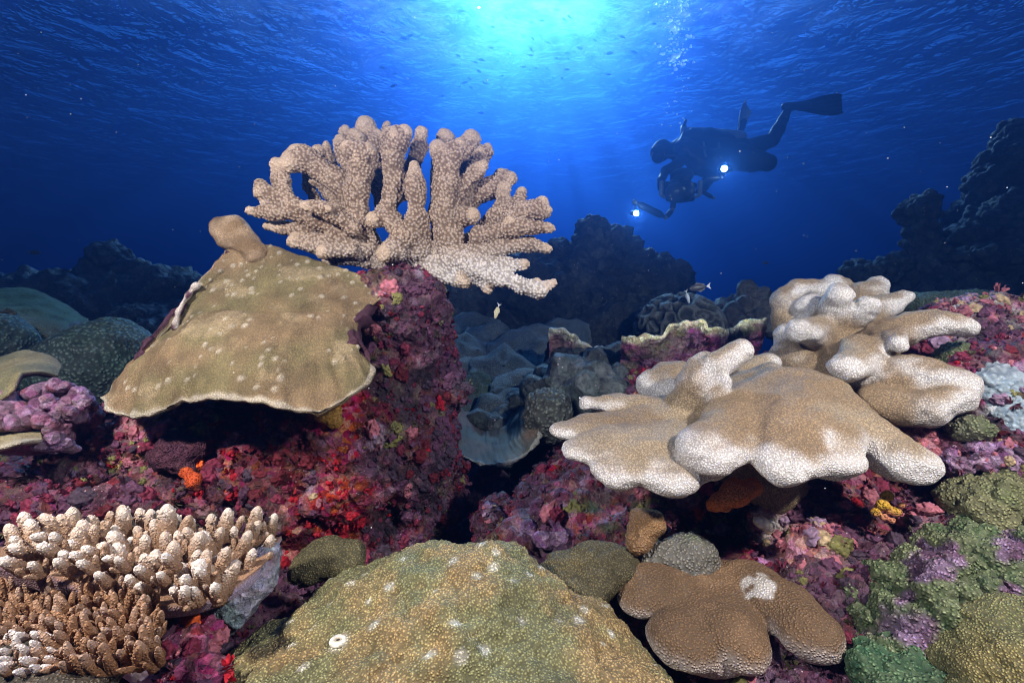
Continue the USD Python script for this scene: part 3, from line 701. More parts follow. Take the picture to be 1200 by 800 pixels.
lobed('lobed_coral', 'cream lobed coral with broad white-edged tongues spread over the rock ledge, lower of two', 'coral', [
    ([(880, 475, 1.32, 40), (790, 480, 1.28, 22), (725, 474, 1.25, 15), (688, 472, 1.23, 12)], .8),
    ([(870, 478, 1.28, 36), (780, 488, 1.21, 25), (700, 497, 1.15, 24), (664, 502, 1.13, 20)], .45),
    ([(870, 490, 1.23, 36), (790, 506, 1.13, 27), (720, 520, 1.06, 34), (684, 526, 1.04, 28)], .42),
    ([(870, 500, 1.19, 36), (800, 524, 1.07, 29), (755, 540, 1.0, 36), (722, 551, .98, 31)], .45),
    ([(870, 505, 1.16, 36), (815, 538, 1.04, 36), (778, 556, .97, 34)], .52),
    ([(880, 500, 1.24, 50), (800, 510, 1.20, 44), (740, 520, 1.16, 30)], .35),
    ([(890, 478, 1.18, 48), (862, 502, 1.05, 42), (832, 528, .97, 38)], .62),
    ([(930, 468, 1.18, 58), (928, 500, 1.03, 52), (925, 532, .95, 42), (920, 540, .935, 38)], .6), ([(940, 470, 1.16, 50), (960, 505, 1.03, 46), (968, 535, .955, 38)], .6),
    ([(960, 480, 1.16, 48), (1015, 512, 1.05, 36), (1050, 534, .99, 31), (1072, 543, .97, 27)], .8),
    ([(800, 480, 1.24, 26), (815, 455, 1.20, 18), (838, 428, 1.18, 18), (870, 414, 1.18, 15)], None),
    ([(815, 470, 1.24, 26), (812, 450, 1.22, 22), (826, 430, 1.22, 18)], None),
    ([(850, 470, 1.28, 30), (880, 448, 1.27, 20), (905, 438, 1.26, 15)], .8),
    ([(880, 455, 1.30, 26), (875, 435, 1.34, 20), (900, 425, 1.34, 12)], .8),
    ([(830, 480, 1.20, 20), (838, 465, 1.16, 12), (852, 446, 1.15, 8)], None),
    ([(840, 470, 1.40, 40), (790, 450, 1.42, 34), (765, 448, 1.42, 20)], .8),
    ([(900, 560, 1.20, 40), (880, 520, 1.25, 50)], None),
], .0046, 'lobe_coral', ((.29, .205, .12), (.37, .29, .19)), (.74, .72, .71), edge_white, seed=200, noise=((8, .024), (18, .022), (45, .007)), smooth=.005)

lobed('lobed_coral', 'cream lobed coral of heaped white-tipped knobs and one huge rounded lobe, upper of two', 'coral', [
    ([(1010, 445, 1.26, 30), (1060, 452, 1.20, 42), (1110, 455, 1.14, 32)], (tuple(np.array((.0, .75, 1.0))), .8)),
    ([(1030, 475, 1.16, 26), (1085, 478, 1.10, 24), (1118, 465, 1.10, 20)], .9),
    ([(985, 430, 1.34, 30), (1010, 412, 1.25, 26), (1003, 424, 1.20, 22), (992, 430, 1.18, 20)], .8),
    ([(1000, 420, 1.36, 30), (1050, 388, 1.27, 22), (1095, 378, 1.24, 20), (1128, 382, 1.22, 14)], .75),
    ([(1030, 400, 1.30, 22), (1048, 398, 1.22, 14), (1052, 402, 1.19, 11)], None),
    ([(1000, 430, 1.42, 44), (980, 400, 1.45, 40), (965, 380, 1.46, 30)], None),
    ([(975, 390, 1.42, 26), (978, 362, 1.38, 17), (982, 348, 1.35, 15)], None),
    ([(985, 385, 1.42, 24), (1008, 366, 1.36, 16), (1018, 358, 1.33, 13)], None),
    ([(970, 395, 1.42, 26), (950, 388, 1.36, 17), (938, 386, 1.33, 13)], None),
    ([(1000, 385, 1.48, 28), (1030, 362, 1.46, 18), (1058, 348, 1.44, 12)], .8),
    ([(1000, 380, 1.52, 26), (1015, 350, 1.54, 22), (1026, 336, 1.54, 14)], None),
    ([(980, 380, 1.58, 20), (985, 345, 1.60, 18), (976, 335, 1.60, 13)], None),
    ([(950, 405, 1.50, 30), (918, 372, 1.52, 15), (920, 350, 1.52, 14), (938, 338, 1.52, 12), (962, 338, 1.52, 10)], None),
    ([(955, 380, 1.50, 20), (946, 358, 1.46, 16)], None),
    ([(930, 430, 1.44, 34), (930, 405, 1.46, 22), (922, 392, 1.46, 14)], None),
    ([(960, 470, 1.40, 60), (1000, 450, 1.42, 50)], None),
], .0048, 'lobe_coral', ((.28, .20, .12), (.35, .27, .18)), (.74, .72, .71), edge_white, seed=230, noise=((8, .020), (18, .022), (45, .007)), smooth=.004)

lobed('brown_coral', 'brown velvety coral of three blunt lobes at the foot of the ledge', 'coral', [
    ([(880, 690, 1.04, 36), (810, 684, 1.0, 40), (765, 688, .96, 34), (748, 700, .94, 24)], .5),
    ([(870, 695, 1.0, 46), (830, 735, .90, 56), (800, 748, .85, 40)], .5),
    ([(858, 705, .96, 38), (856, 740, .86, 42), (862, 752, .84, 34)], .55),
    ([(880, 686, 1.0, 34), (920, 712, .90, 40), (952, 740, .83, 38)], .66),
], .0042, 'brown_coral', ((.25, .155, .085), (.18, .115, .065)), (.66, .58, .54), lambda v, n, a, o: np.clip(.85 * sstep(.40, -.05, n[:, 2] + .25 * fb(v * 20, 3, 2)) * sstep(.4, .8, a), 0, 1), seed=260, noise=((9, .022), (22, .012), (40, .005)), smooth=.005,
   shade=lambda v, n, c: lerp(c, (.70, .66, .62), sstep(.03, .10, near_spots(v, [(888, 690, 30)]) * (.5 + fb(v * 30, 3, 1)) - .12)))

# ------------------------------------------------------------------ broad boulder coral in front
def boulder():
    s = Solid((-.60, .30, -.95), (.42, 1.12, -.32), .0062)
    s.blob((-.13, .76, -.63), (.33, .27, .155), .05)
    s.blob((-.10, .62, -.64), (.34, .22, .15), .06)
    s.blob((-.10, .86, -.56), (.11, .11, .10), .07)
    s.blob((.07, .72, -.64), (.20, .22, .13), .06)
    s.blob((.19, .62, -.68), (.16, .18, .13), .06)
    s.blob((-.10, .82, -.575), (.19, .15, .115), .14)
    s.blob((-.30, .72, -.64), (.19, .18, .13), .06)
    s.blob((.02, .93, -.60), (.09, .08, .08), .05)
    s.blob((-.22, .90, -.61), (.12, .10, .09), .05)
    v, f = s.mesh(); v = relax(v, f, 2)
    v = roughen(v, f, [(5, .05), (11, .05), (26, .034)], 301)
    n = normals(v, f)
    pts, _ = scatter(v, f, .042, 9, where=sstep(.2, .6, n[:, 2]))
    r = np.random.default_rng(8); pts = pts[(r.random(len(pts)) < .5) & (fb(pts * 7, 2, 5) > -.06)]
    pts = np.vstack([pts, [P(395, 748, .70), P(540, 772, .66), P(505, 770, .66)]])
    hit = cKDTree(v[n[:, 2] > .2]); pts = v[n[:, 2] > .2][hit.query(pts)[1]]
    size = np.r_[r.uniform(.005, .012, len(pts) - 3), .020, .012, .009]
    d, w = cKDTree(pts).query(v)
    sp = sstep(1.0, .55, d / size[w] + .35 * fb(v * 60, 2, 3))
    v, x = bumps(v, f, n, .0085, .0030, 7)
    v = roughen(v, f, [(90, .006)], 311)
    n = normals(v, f)
    g = sstep(-.10, .10, fb(v * 6, 4, 15) + .25 * (fb(v * 30, 3, 16)))
    col = lerp((.46, .33, .15), (.27, .27, .13), g)
    col = lerp(col * .75, col * 1.25, x)
    col = lerp(col, (.34, .36, .16), .6 * sstep(.1, .25, fb(v * 12, 3, 19)))
    col = lerp(col, (.68, .66, .54), sp)
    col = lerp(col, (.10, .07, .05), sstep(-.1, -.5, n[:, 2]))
    root = thing('boulder_coral', 'wide low boulder coral, mustard and green with pale specks, nearest the camera', 'coral')
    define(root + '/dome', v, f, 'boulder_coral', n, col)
    c = pts[-3]
    t = thing('tube_worm', 'small worm tube with a dark mouth in a white ring on the boulder coral', 'worm', at=c + [0, 0, .004])
    tor = trimesh.creation.torus(.0085, .0042, major_sections=28, minor_sections=12)
    define(t + '/ring', np.array(tor.vertices), np.array(tor.faces), 'smooth_crust', None, (.62, .60, .52))
    tb = trimesh.creation.cylinder(.0075, .003, sections=24)
    define(t + '/mouth', np.array(tb.vertices), np.array(tb.faces), 'smooth_crust', None, (.05, .045, .035))
    e = trimesh.creation.torus(.0042, .0014, major_sections=18, minor_sections=8); e.apply_translation([0, 0, .002])
    define(t + '/tentacle_crown', np.array(e.vertices), np.array(e.faces), 'smooth_crust', None, (.40, .36, .28))
boulder()

# ------------------------------------------------------------------ branching corals at lower left
def branchlet(h, r, seed, knobs=True):
    """An upright finger studded with little cups, base at the origin, along +z."""
    g = np.random.default_rng(seed)
    nz_, ns = 16, 12
    t = np.linspace(0, 1, nz_); rad = r * (1.0 - .48 * t ** 1.8); rad[-1] *= .50; rad[-2] *= .86
    bend = (g.normal(0, .10, 2))
    pts = np.stack([bend[0] * h * t ** 2, bend[1] * h * t ** 2, h * t], 1)
    parts = [tube(pts, rad, ns)]
    if knobs:
        m = 44
        for k in range(m):
            tt = .06 + .74 * (k + g.random()) / m; a = k * 2.4 + g.normal(0, .3)
            c = pts[0] * 0 + [bend[0] * h * tt ** 2, bend[1] * h * tt ** 2, h * tt]; rr = r * (1 - .48 * tt ** 1.8)
            u = np.array([math.cos(a), math.sin(a), .75]); u /= np.linalg.norm(u)
            ln = r * g.uniform(.32, .62) * (1 - .3 * tt)
            parts.append(tube([c + u * rr * .45, c + u * (rr * .7 + ln * .6), c + u * (rr * .7 + ln)], [r * .24, r * .22, r * .12], 6))
    v, f = join(parts)
    return v, f

def branching(name, label, spots, hgt, rad, up, colors, mat, part, seed, variants=6, white=None, multi=1):
    g = np.random.default_rng(seed)
    root = thing(name, label, 'coral')
    var = [branchlet(1.0 * hgt, rad, seed * 10 + k) for k in range(variants)]
    for i, sp in enumerate(spots):
        c, scale, lean = sp
        Bz = basis(np.array(up) + lean)
        a = g.uniform(0, 2 * np.pi); R0 = np.array([[math.cos(a), -math.sin(a), 0], [math.sin(a), math.cos(a), 0], [0, 0, 1]])
        vs = []
        for k in range(multi if i % 3 else multi + 1):
            v, f = var[g.integers(variants)]
            v = v @ R0.T
            if k:
                sc = g.uniform(.40, .70); b = g.uniform(0, 6.28)
                T = basis([math.cos(b) * .5, math.sin(b) * .5, 1]); v = (v * sc) @ T + [math.cos(b) * rad * .8, math.sin(b) * rad * .8, hgt * g.uniform(.0, .25)]
            vs.append((v, f))
        v, f = join(vs)
        t = np.clip(v[:, 2] / hgt, 0, 1)
        w = (v * scale) @ Bz + c
        col = lerp(lerp(colors[0], colors[1], t), colors[2], sstep(.55, 1.0, t) * (white[i] if white is not None else .6))
        define(root + '/' + (part if i == 0 else f'{part}_{i:03d}'), w, f, mat, None, col)
    return root

def left_branching():
    g = np.random.default_rng(77)
    # rows of fingers: (px, py of the tip) as they stand in the picture, depth from front to back
    tips = [(8, 612, .70), (22, 600, .72), (34, 606, .71), (47, 622, .68), (62, 598, .74), (72, 600, .75), (60, 628, .68), (84, 598, .76), (86, 622, .72), (104, 598, .78), (98, 612, .74), (124, 605, .79), (131, 612, .77), (148, 600, .80), (150, 628, .76), (165, 592, .83), (176, 598, .81), (196, 595, .80), (192, 622, .76), (212, 622, .78), (232, 628, .76), (220, 615, .80), (240, 622, .80), (268, 590, .84), (278, 612, .84), (300, 598, .86), (320, 600, .87), (118, 640, .71), (215, 652, .70), (232, 660, .69), (255, 648, .78), (170, 650, .72), (140, 640, .73), (183, 610, .80), (112, 620, .79), (47, 605, .77), (15, 640, .66), (50, 638, .655), (72, 648, .66), (100, 640, .68), (124, 645, .67), (112, 668, .655), (135, 650, .675), (160, 662, .655), (182, 668, .64), (190, 650, .67), (213, 676, .645), (214, 690, .64), (236, 668, .67), (160, 682, .65), (86, 646, .665), (290, 622, .82), (258, 668, .72), (318, 628, .85), (180, 645, .70), (200, 640, .74), (70, 615, .76), (140, 598, .84), (225, 600, .86), (250, 606, .86), (20, 620, .75), (246, 640, .72), (5, 655, .64), (30, 655, .64), (38, 625, .70), (60, 655, .645), (78, 632, .69), (92, 655, .65), (110, 645, .69), (30, 612, .74), (118, 612, .80), (135, 625, .74), (160, 610, .80), (205, 605, .82), (230, 640, .73), (270, 640, .77), (190, 600, .86), (100, 605, .80), (145, 675, .645), (200, 690, .64), (225, 690, .645), (250, 685, .66), (272, 660, .73), (296, 640, .80), (262, 612, .82), (172, 625, .77), (10, 630, .69), (115, 630, .74), (300, 612, .85)]
    spots, wh = [], []
    for x, y, d in tips:
        front = d < .70
        hgt = .052 if not front else .036
        if (x, y) in ((268, 590), (196, 595), (232, 660), (215, 652)): hgt = .068
        lean = np.array([(x - 160) / 160 * .35, -.55 if front else .02, 0.0]) + g.normal(0, .10, 3) * [1, 1, 0]
        upv = np.array([0, -.10, 1.0]) + lean; upv /= np.linalg.norm(upv)
        c = P(x, y, d) - upv * hgt
        spots.append((c, hgt / .05 * g.uniform(.82, 1.18), lean)); wh.append(1.0 if front else g.uniform(.35, .8))
    root = branching('table_coral', 'sand-coloured branching coral whose stubby white-tipped fingers rise from a tilted plate', spots, .05, .0115, (0, -.10, 1.0), ((.24, .135, .08), (.50, .345, .235), (.86, .79, .72)), 'branch_coral', 'branchlet', 5, white=wh, multi=2)
    # the plate that carries them
    back = [(0, 640, .86), (60, 632, .88), (140, 630, .90), (220, 632, .91), (300, 632, .90), (330, 628, .90)]
    mid = [(0, 664, .76), (60, 664, .76), (135, 672, .76), (200, 680, .76), (270, 668, .80), (322, 640, .86)]
    lip = [(0, 660, .68), (55, 668, .68), (110, 690, .68), (170, 706, .67), (240, 702, .70), (318, 652, .84)]
    V, Q, a, b, top = sheet([P(*p) for p in back], [P(*p) for p in mid], [P(*p) for p in lip], 90, 50, .022, .012, 9)
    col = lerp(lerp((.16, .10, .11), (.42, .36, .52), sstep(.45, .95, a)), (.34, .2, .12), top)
    define(root + '/plate', V, Q, 'branch_coral', None, col)
    # pale stalk on the right, running down behind
    s = Solid(*bounds_px([(235, 720, .8), (325, 640, .95)], .08), .005)
    chain_px(s, [(315, 650, .86, 16), (298, 680, .84, 20), (276, 700, .84, 24), (250, 720, .85, 30)], .03)
    chain_px(s, [(285, 700, .82, 14), (272, 715, .81, 14), (280, 725, .80, 9)], .02)
    v, f = s.mesh(); v = relax(v, f, 2); v = roughen(v, f, [(16, .018), (50, .006)], 12)
    v = roughen(v, f, [(70, .010)], 8)
    define(root + '/stalk', v, f, 'crust_rock', None, patches(v, [((.30, .28, .40), 14, 1, .02), ((.18, .27, .30), 14, 2, 0), ((.18, .08, .13), 14, 3, 0), ((.36, .37, .40), 12, 4, -.02)]))
left_branching()

def brown_branching():
    g = np.random.default_rng(78); spots, wh = [], []
    k = 0
    while len(spots) < 210:
        x, y = g.uniform(-20, 185), g.uniform(672, 785)
        k += 1
        if y < 672 + max(0, x - 60) * .15 or y > 785 - max(0, x - 60) * .18: continue
        d = .70 - .15 * (y - 672) / 115
        if any((x - s_[3]) ** 2 + (y - s_[4]) ** 2 < 7.2 ** 2 for s_ in spots): 
            if k > 9000: break
            continue
        lean = np.array([(x - 90) / 150 * .4, -.10 - .75 * (y - 690) / 100, 0]) + g.normal(0, .13, 3) * [1, 1, 0]
        u = np.array([0, 0, 1.0]) + lean; u /= np.linalg.norm(u)
        spots.append((P(x, y, d) - u * .036, g.uniform(.8, 1.2), lean, x, y)); wh.append(.95 if (y > 742 and x < 60 and g.random() < .8) else g.uniform(0, .25))
    root = branching('bushy_coral', 'brown bushy coral of thin fingers tucked under the sand-coloured branching coral', [s_[:3] for s_ in spots], .046, .0058, (0, 0, 1.0), ((.16, .075, .035), (.34, .185, .095), (.78, .74, .72)), 'branch_coral', 'branchlet', 6, white=wh, multi=2)
    s = Solid(*bounds_px([(-40, 700, .62), (200, 790, .72)], .12), .006)
    for x, y, d, r in [(0, 760, .68, 70), (60, 755, .68, 66), (120, 745, .70, 56), (160, 725, .74, 40)]: s.blob(P(x, y, d), (pxr(r, d), pxr(r, d), pxr(r * .75, d)), .04)
    v, f = s.mesh(); v = relax(v, f, 2)
    define(root + '/base', v, f, 'branch_coral', None, (.17, .09, .05))
    s = Solid(*bounds_px([(110, 690, .78), (205, 790, .68)], .09), .005)
    chain_px(s, [(118, 715, .76, 18), (150, 738, .74, 24), (178, 765, .70, 22), (190, 790, .68, 14)], .03)
    v, f = s.mesh(); v = relax(v, f, 2); v = roughen(v, f, [(16, .02), (50, .006)], 15)
    p = define(root + '/dead_stalk', v, f, 'smooth_crust', None, patches(v, [((.50, .48, .54), 14, 1, .02), ((.40, .44, .32), 14, 2, 0), ((.46, .32, .26), 12, 4, -.02), ((.3, .2, .3), 14, 6, -.04)]))
    tag(p, 'pale bare stalk of the bushy coral')
brown_branching()
# ------------------------------------------------------------------ corals in the middle distance
def blob_mesh(items, h, k=.03, rough_=((6, .03), (20, .02)), seed=0, pad=.06):
    """items: (px, py, depth, rx px, rz px, ry metres)"""
    pts = np.array([P(x, y, d) for x, y, d, *_ in items]); r = max(max(pxr(i[3], i[2]), pxr(i[4], i[2]), i[5]) for i in items)
    s = Solid(pts.min(0) - r - pad, pts.max(0) + r + pad, h)
    for x, y, d, rx, rz, ry in items: s.blob(P(x, y, d), (pxr(rx, d), ry, pxr(rz, d)), k)
    v, f = s.mesh(); v = relax(v, f, 1)
    return roughen(v, f, list(rough_), seed), f

def leafy(name, label, leaves, mat, c0, c1, rim, seed, thick=.02):
    """Overlapping leaves: (px, py, depth, half width px, length px, lift, turn)"""
    root = thing(name, label, 'coral'); g = np.random.default_rng(seed)
    for i, (x, y, d, w, l, lift, turn) in enumerate(leaves):
        nu, nv = 34, 10
        a, r = np.meshgrid(np.linspace(-np.pi, np.pi, nu + 1)[:-1], np.linspace(.04, 1, nv), indexing='ij')
        W_, L_ = pxr(w, d), pxr(l, d)
        wob = 1 + .75 * fb(np.stack([np.cos(a) * 1.7 + i * 7, np.sin(a) * 1.7, r * .6], -1), 3, seed)
        X = np.sin(a) * r * W_ * wob; Y = -np.cos(a) * r * L_ * wob * .8
        Z = .75 * Y + lift * (r ** 2) * L_ + .34 * L_ * fb(np.stack([X / W_ * 1.9 + i * 3, Y / W_ * 1.5, r * 0], -1), 3, seed + 1) - .30 * L_ * r ** 2.6
        ct, st = math.cos(turn), math.sin(turn)
        v = np.stack([X * ct - Y * st, X * st + Y * ct, Z], -1).reshape(-1, 3) + P(x, y, d)
        ii, jj = np.meshgrid(np.arange(nu), np.arange(nv - 1), indexing='ij')
        q = np.stack([ii * nv + jj, (ii + 1) % nu * nv + jj, (ii + 1) % nu * nv + jj + 1, ii * nv + jj + 1], -1).reshape(-1, 4)
        n = normals(v, q)
        if n[:, 2].mean() < 0: q = q[:, ::-1]; n = -n
        N = len(v); V = np.vstack([v, v - n * thick * (1.6 - r.reshape(-1, 1) ** 4)]); Q = np.vstack([q, q[:, ::-1] + N])
        e = np.arange(nu) * nv + nv - 1; e2 = np.roll(e, -1)
        Q = np.vstack([Q, np.stack([e, e2, e2 + N, e + N], 1)[:, ::-1]])
        rr = np.r_[r.ravel(), r.ravel()]
        col = lerp(lerp(c0, c1, sstep(-.2, .2, fb(V * 9, 3, seed))), rim, sstep(.9, 1, rr) * .6)
        define(root + '/' + ('leaf' if i == 0 else f'leaf_{i:03d}'), V, Q, mat, None, col)
    return root

leafy('leaf_coral', 'heap of grey-blue rounded coral leaves in the dim gap behind the outcrop', [
    (545, 440, 2.3, 40, 44, .10, .3), (560, 415, 2.5, 34, 40, .25, .5), (590, 432, 2.3, 46, 50, .15, 0), (610, 410, 2.5, 42, 46, .2, -.2), (640, 405, 2.6, 40, 44, .3, .2), (650, 428, 2.35, 46, 50, .1, -.3), (575, 400, 2.7, 36, 36, .3, .2), (620, 450, 2.15, 44, 40, .05, .2), (540, 465, 2.1, 34, 34, .0, .4), (690, 440, 2.3, 40, 40, .1, -.4), (555, 385, 2.9, 36, 30, .35, .1), (665, 393, 2.75, 30, 30, .4, -.1), (600, 470, 2.0, 40, 32, .0, 0)],
    'rough_coral', (.10, .135, .14), (.17, .20, .205), (.26, .30, .30), 3, .035)

def cup_coral():
    back = [(528, 470, 1.90), (545, 482, 1.95), (570, 492, 1.98), (590, 488, 1.97), (608, 478, 1.93), (622, 470, 1.86), (628, 472, 1.80)]
    mid = [(529, 492, 1.77), (548, 510, 1.77), (570, 518, 1.77), (592, 515, 1.76), (612, 502, 1.75), (624, 490, 1.75), (632, 482, 1.75)]
    lip = [(530, 515, 1.64), (545, 534, 1.60), (568, 543, 1.57), (590, 543, 1.57), (615, 532, 1.60), (632, 512, 1.66), (636, 492, 1.70)]
    V, Q, a, b, top = sheet([P(*p) for p in back], [P(*p) for p in mid], [P(*p) for p in lip], 90, 60, .018, .02, 5)
    V = V + normals(V, Q) * ((.014 * fb(np.stack([a * 30, b * 3, a * 0], -1), 3, 3) + .02 * fb(V * 9, 3, 5)) )[:, None]
    col = lerp(lerp((.085, .10, .09), (.15, .10, .075), sstep(-.1, .15, fb(V * 6, 3, 2))), (.34, .34, .31), sstep(.96, .99, b))
    root = thing('plate_coral', 'shallow teal-brown plate coral like a dish with a thin pale rim, in the middle gap', 'coral')
    define(root + '/dish', V, Q, 'plate_coral', None, col)
    v, f = blob_mesh([(572, 575, 1.78, 30, 30, .07)], .012, seed=4)
    define(root + '/foot', v, f, 'crust_rock', None, (.10, .05, .12))
cup_coral()

def domes():
    for label, items, h, mat, cols, kind, sd in [
        ('green dome coral behind the dish-shaped plate coral', [(553, 468, 2.25, 42, 30, .12), (575, 474, 2.2, 24, 20, .09)], .012, 'rough_coral', ((.06, .14, .075), (.08, .12, .10)), 'dome_coral', 1),
        ('small round dotted coral behind the left tongues of the lobed coral', [(645, 488, 1.75, 28, 32, .10)], .008, 'dot_coral', ((.05, .055, .05), (.08, .075, .07)), 'dome_coral', 2),
        ('large green-blue dome with a dotted skin, left of the cap-shaped plate coral', [(125, 430, 1.95, 52, 54, .2), (85, 440, 1.9, 40, 44, .16), (165, 440, 2.0, 30, 40, .15)], .014, 'dot_coral', ((.045, .085, .065), (.07, .10, .09)), 'dome_coral', 3),
        ('smooth dark green dome at the left edge of the picture', [(2, 398, 1.9, 30, 30, .12), (-25, 410, 1.9, 40, 40, .14)], .012, 'dot_coral', ((.04, .08, .07), (.06, .08, .075)), 'dome_coral', 4),
    ]:
        v, f = blob_mesh(items, h, .04, ((5, .06), (14, .03)), 400 + sd)
        n = normals(v, f)
        if mat == 'dot_coral': v, x = bumps(v, f, n, .022, .007, sd)
        else: v, x = bumps(v, f, n, .03, .012, sd)
        col = lerp(lerp(cols[0], cols[1], sstep(-.15, .15, fb(v * 6, 3, sd))), (.22, .26, .23), x * .3)
        root = thing(kind, label, 'coral'); define(root + '/dome', v, f, mat, None, col)
domes()

def left_corals():
    # green encrusting plate over the back boulders
    back = [(-30, 350, 2.3), (0, 338, 2.35), (40, 340, 2.4), (75, 355, 2.4), (100, 372, 2.35), (112, 380, 2.3)]
    mid = [(-30, 372, 2.1), (0, 358, 2.12), (40, 362, 2.15), (70, 375, 2.16), (95, 385, 2.18), (112, 384, 2.22)]
    lip = [(-30, 380, 2.02), (0, 366, 2.04), (25, 374, 2.04), (48, 396, 2.0), (80, 396, 2.04), (113, 388, 2.14)]
    V, Q, a, b, top = sheet([P(*p) for p in back], [P(*p) for p in mid], [P(*p) for p in lip], 80, 44, .03, .05, 21)
    root = thing('plate_coral', 'dull green rounded plate coral at the left edge with a brown face', 'coral')
    define(root + '/plate', V, Q, 'rough_coral', None, lerp((.065, .13, .06), (.12, .11, .05), sstep(.3, .9, b)))
    v, f = blob_mesh([(20, 400, 2.3, 60, 40, .2), (80, 410, 2.25, 50, 34, .2)], .02, .05, seed=431)
    define(root + '/foot', v, f, 'far_rock', None, (.06, .06, .07))
    # tan plate near the left edge
    back = [(-30, 425, 1.30), (0, 418, 1.32), (30, 410, 1.34), (55, 415, 1.33), (74, 428, 1.30)]
    mid = [(-30, 440, 1.18), (0, 436, 1.18), (22, 428, 1.2), (48, 424, 1.24), (72, 432, 1.26)]
    lip = [(-30, 474, 1.08), (0, 468, 1.08), (15, 455, 1.09), (28, 436, 1.13), (70, 440, 1.22)]
    V, Q, a, b, top = sheet([P(*p) for p in back], [P(*p) for p in mid], [P(*p) for p in lip], 60, 40, .02, .02, 23)
    root = thing('plate_coral', 'small tan plate coral at the left edge above the purple knobs', 'coral')
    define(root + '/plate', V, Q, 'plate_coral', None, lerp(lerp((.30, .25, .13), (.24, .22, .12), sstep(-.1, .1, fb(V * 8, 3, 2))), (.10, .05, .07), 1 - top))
    back = [(-30, 505, 1.15), (0, 503, 1.16), (25, 503, 1.15), (48, 505, 1.12)]
    lip = [(-30, 528, 1.0), (0, 524, 1.0), (25, 517, 1.0), (51, 515, 1.05)]
    mid = [((p[0] + q[0]) / 2, (p[1] + q[1]) / 2 - 2, (p[2] + q[2]) / 2) for p, q in zip(back, lip)]
    V, Q, a, b, top = sheet([P(*p) for p in back], [P(*p) for p in mid], [P(*p) for p in lip], 50, 26, .018, .012, 24)
    root = thing('plate_coral', 'little cream shelf of coral at the left edge below the purple knobs', 'coral')
    define(root + '/plate', V, Q, 'plate_coral', None, lerp((.40, .34, .20), (.60, .54, .42), sstep(.8, 1, b)))
    # purple knobs
    g = np.random.default_rng(12)
    knobs = [(40, 462, 1.12, 9), (52, 455, 1.14, 8), (63, 452, 1.15, 9), (72, 478, 1.12, 10), (82, 470, 1.14, 9), (92, 462, 1.16, 9), (98, 470, 1.15, 8), (84, 485, 1.12, 9), (12, 480, 1.10, 12), (26, 478, 1.10, 10), (18, 495, 1.08, 10), (35, 488, 1.09, 12), (48, 492, 1.08, 9), (60, 500, 1.09, 9), (70, 505, 1.10, 8), (62, 515, 1.08, 9), (50, 522, 1.07, 7), (74, 520, 1.10, 9), (5, 470, 1.1, 11), (45, 475, 1.11, 9), (66, 488, 1.11, 9), (90, 480, 1.14, 8), (78, 455, 1.17, 8), (102, 480, 1.17, 7), (56, 470, 1.11, 9), (0, 492, 1.08, 12)]
    root = thing('knobbed_crust', 'cluster of lilac knobs of coralline crust at the left edge', 'coralline alga')
    v, f = blob_mesh([(40, 495, 1.22, 60, 36, .10), (75, 490, 1.25, 34, 30, .08)], .009, .03, ((14, .03), (40, .012)), 440)
    define(root + '/base', v, f, 'crust_rock', None, (.22, .08, .16))
    for i, (x, y, d, r) in enumerate(knobs):
        s = Solid(P(x, y, d) - .045, P(x, y, d) + .045, .004)
        c = P(x, y, d); rr = pxr(r, d)
        s.rod(c + [0, .03, -.02], c, rr * .7, rr, .01)
        s.blob(c + g.normal(0, rr * .5, 3), rr * .7, .008)
        v, f = s.mesh(); v = relax(v, f, 1); v = roughen(v, f, [(30, .016), (80, .008)], i)
        define(root + '/' + ('knob' if i == 0 else f'knob_{i:03d}'), v, f, 'crust_rock', None, lerp(lerp((.17, .055, .11), (.25, .14, .24), g.random() * np.ones(len(v))), (.16, .05, .10), sstep(.0, .2, fb(v * 40, 3, i))))
left_corals()

def ridge(name, label, rim, depth, drop, lean, col, rimcol, seed, mat='crust_rock'):
    """A wavy upright plate with a pale rim."""
    top_ = curve([P(x, y, depth + dd) for x, y, dd in rim], 110)
    t = np.linspace(0, 1, 24)[None, :, None]
    v = top_[:, None] + t * np.array([0, lean, -1.0]) * drop
    v = v.reshape(-1, 3); nu, nv = 110, 24
    i, j = np.meshgrid(np.arange(nu - 1), np.arange(nv - 1), indexing='ij')
    q = np.stack([i * nv + j, (i + 1) * nv + j, (i + 1) * nv + j + 1, i * nv + j + 1], -1).reshape(-1, 4)[:, ::-1]
    n = normals(v, q)
    if n[:, 1].mean() > 0: q = q[:, ::-1]; n = -n
    tt = np.broadcast_to(t, (nu, nv, 1)).reshape(-1)
    v = v + n * (.06 * fb(v * 5, 3, seed) + .04 * fb(v * 14, 3, seed + 1) + .02 * fb(v * 40, 2, seed + 4))[:, None] * 1.3
    v[:, 2] += (1 - tt) ** 2 * (.035 * fb(v * 16, 3, seed + 2))
    n = normals(v, q); N = len(v)
    V = np.vstack([v, v - n * (.012 + .05 * tt[:, None])]); Q = np.vstack([q, q[:, ::-1] + N])
    e = np.arange(nu) * nv; Q = np.vstack([Q, np.stack([e[:-1], e[1:], e[1:] + N, e[:-1] + N], 1)])
    T = np.r_[tt, tt]
    c = lerp(patches(V, [(x, 9, seed + 7 + k, 0) for k, x in enumerate(col)]), rimcol, sstep(.14, .03, T + .15 * fb(V * 20, 2, 3)))
    root = thing(name, label, 'coral'); define(root + '/plate', V, Q, mat, None, c)
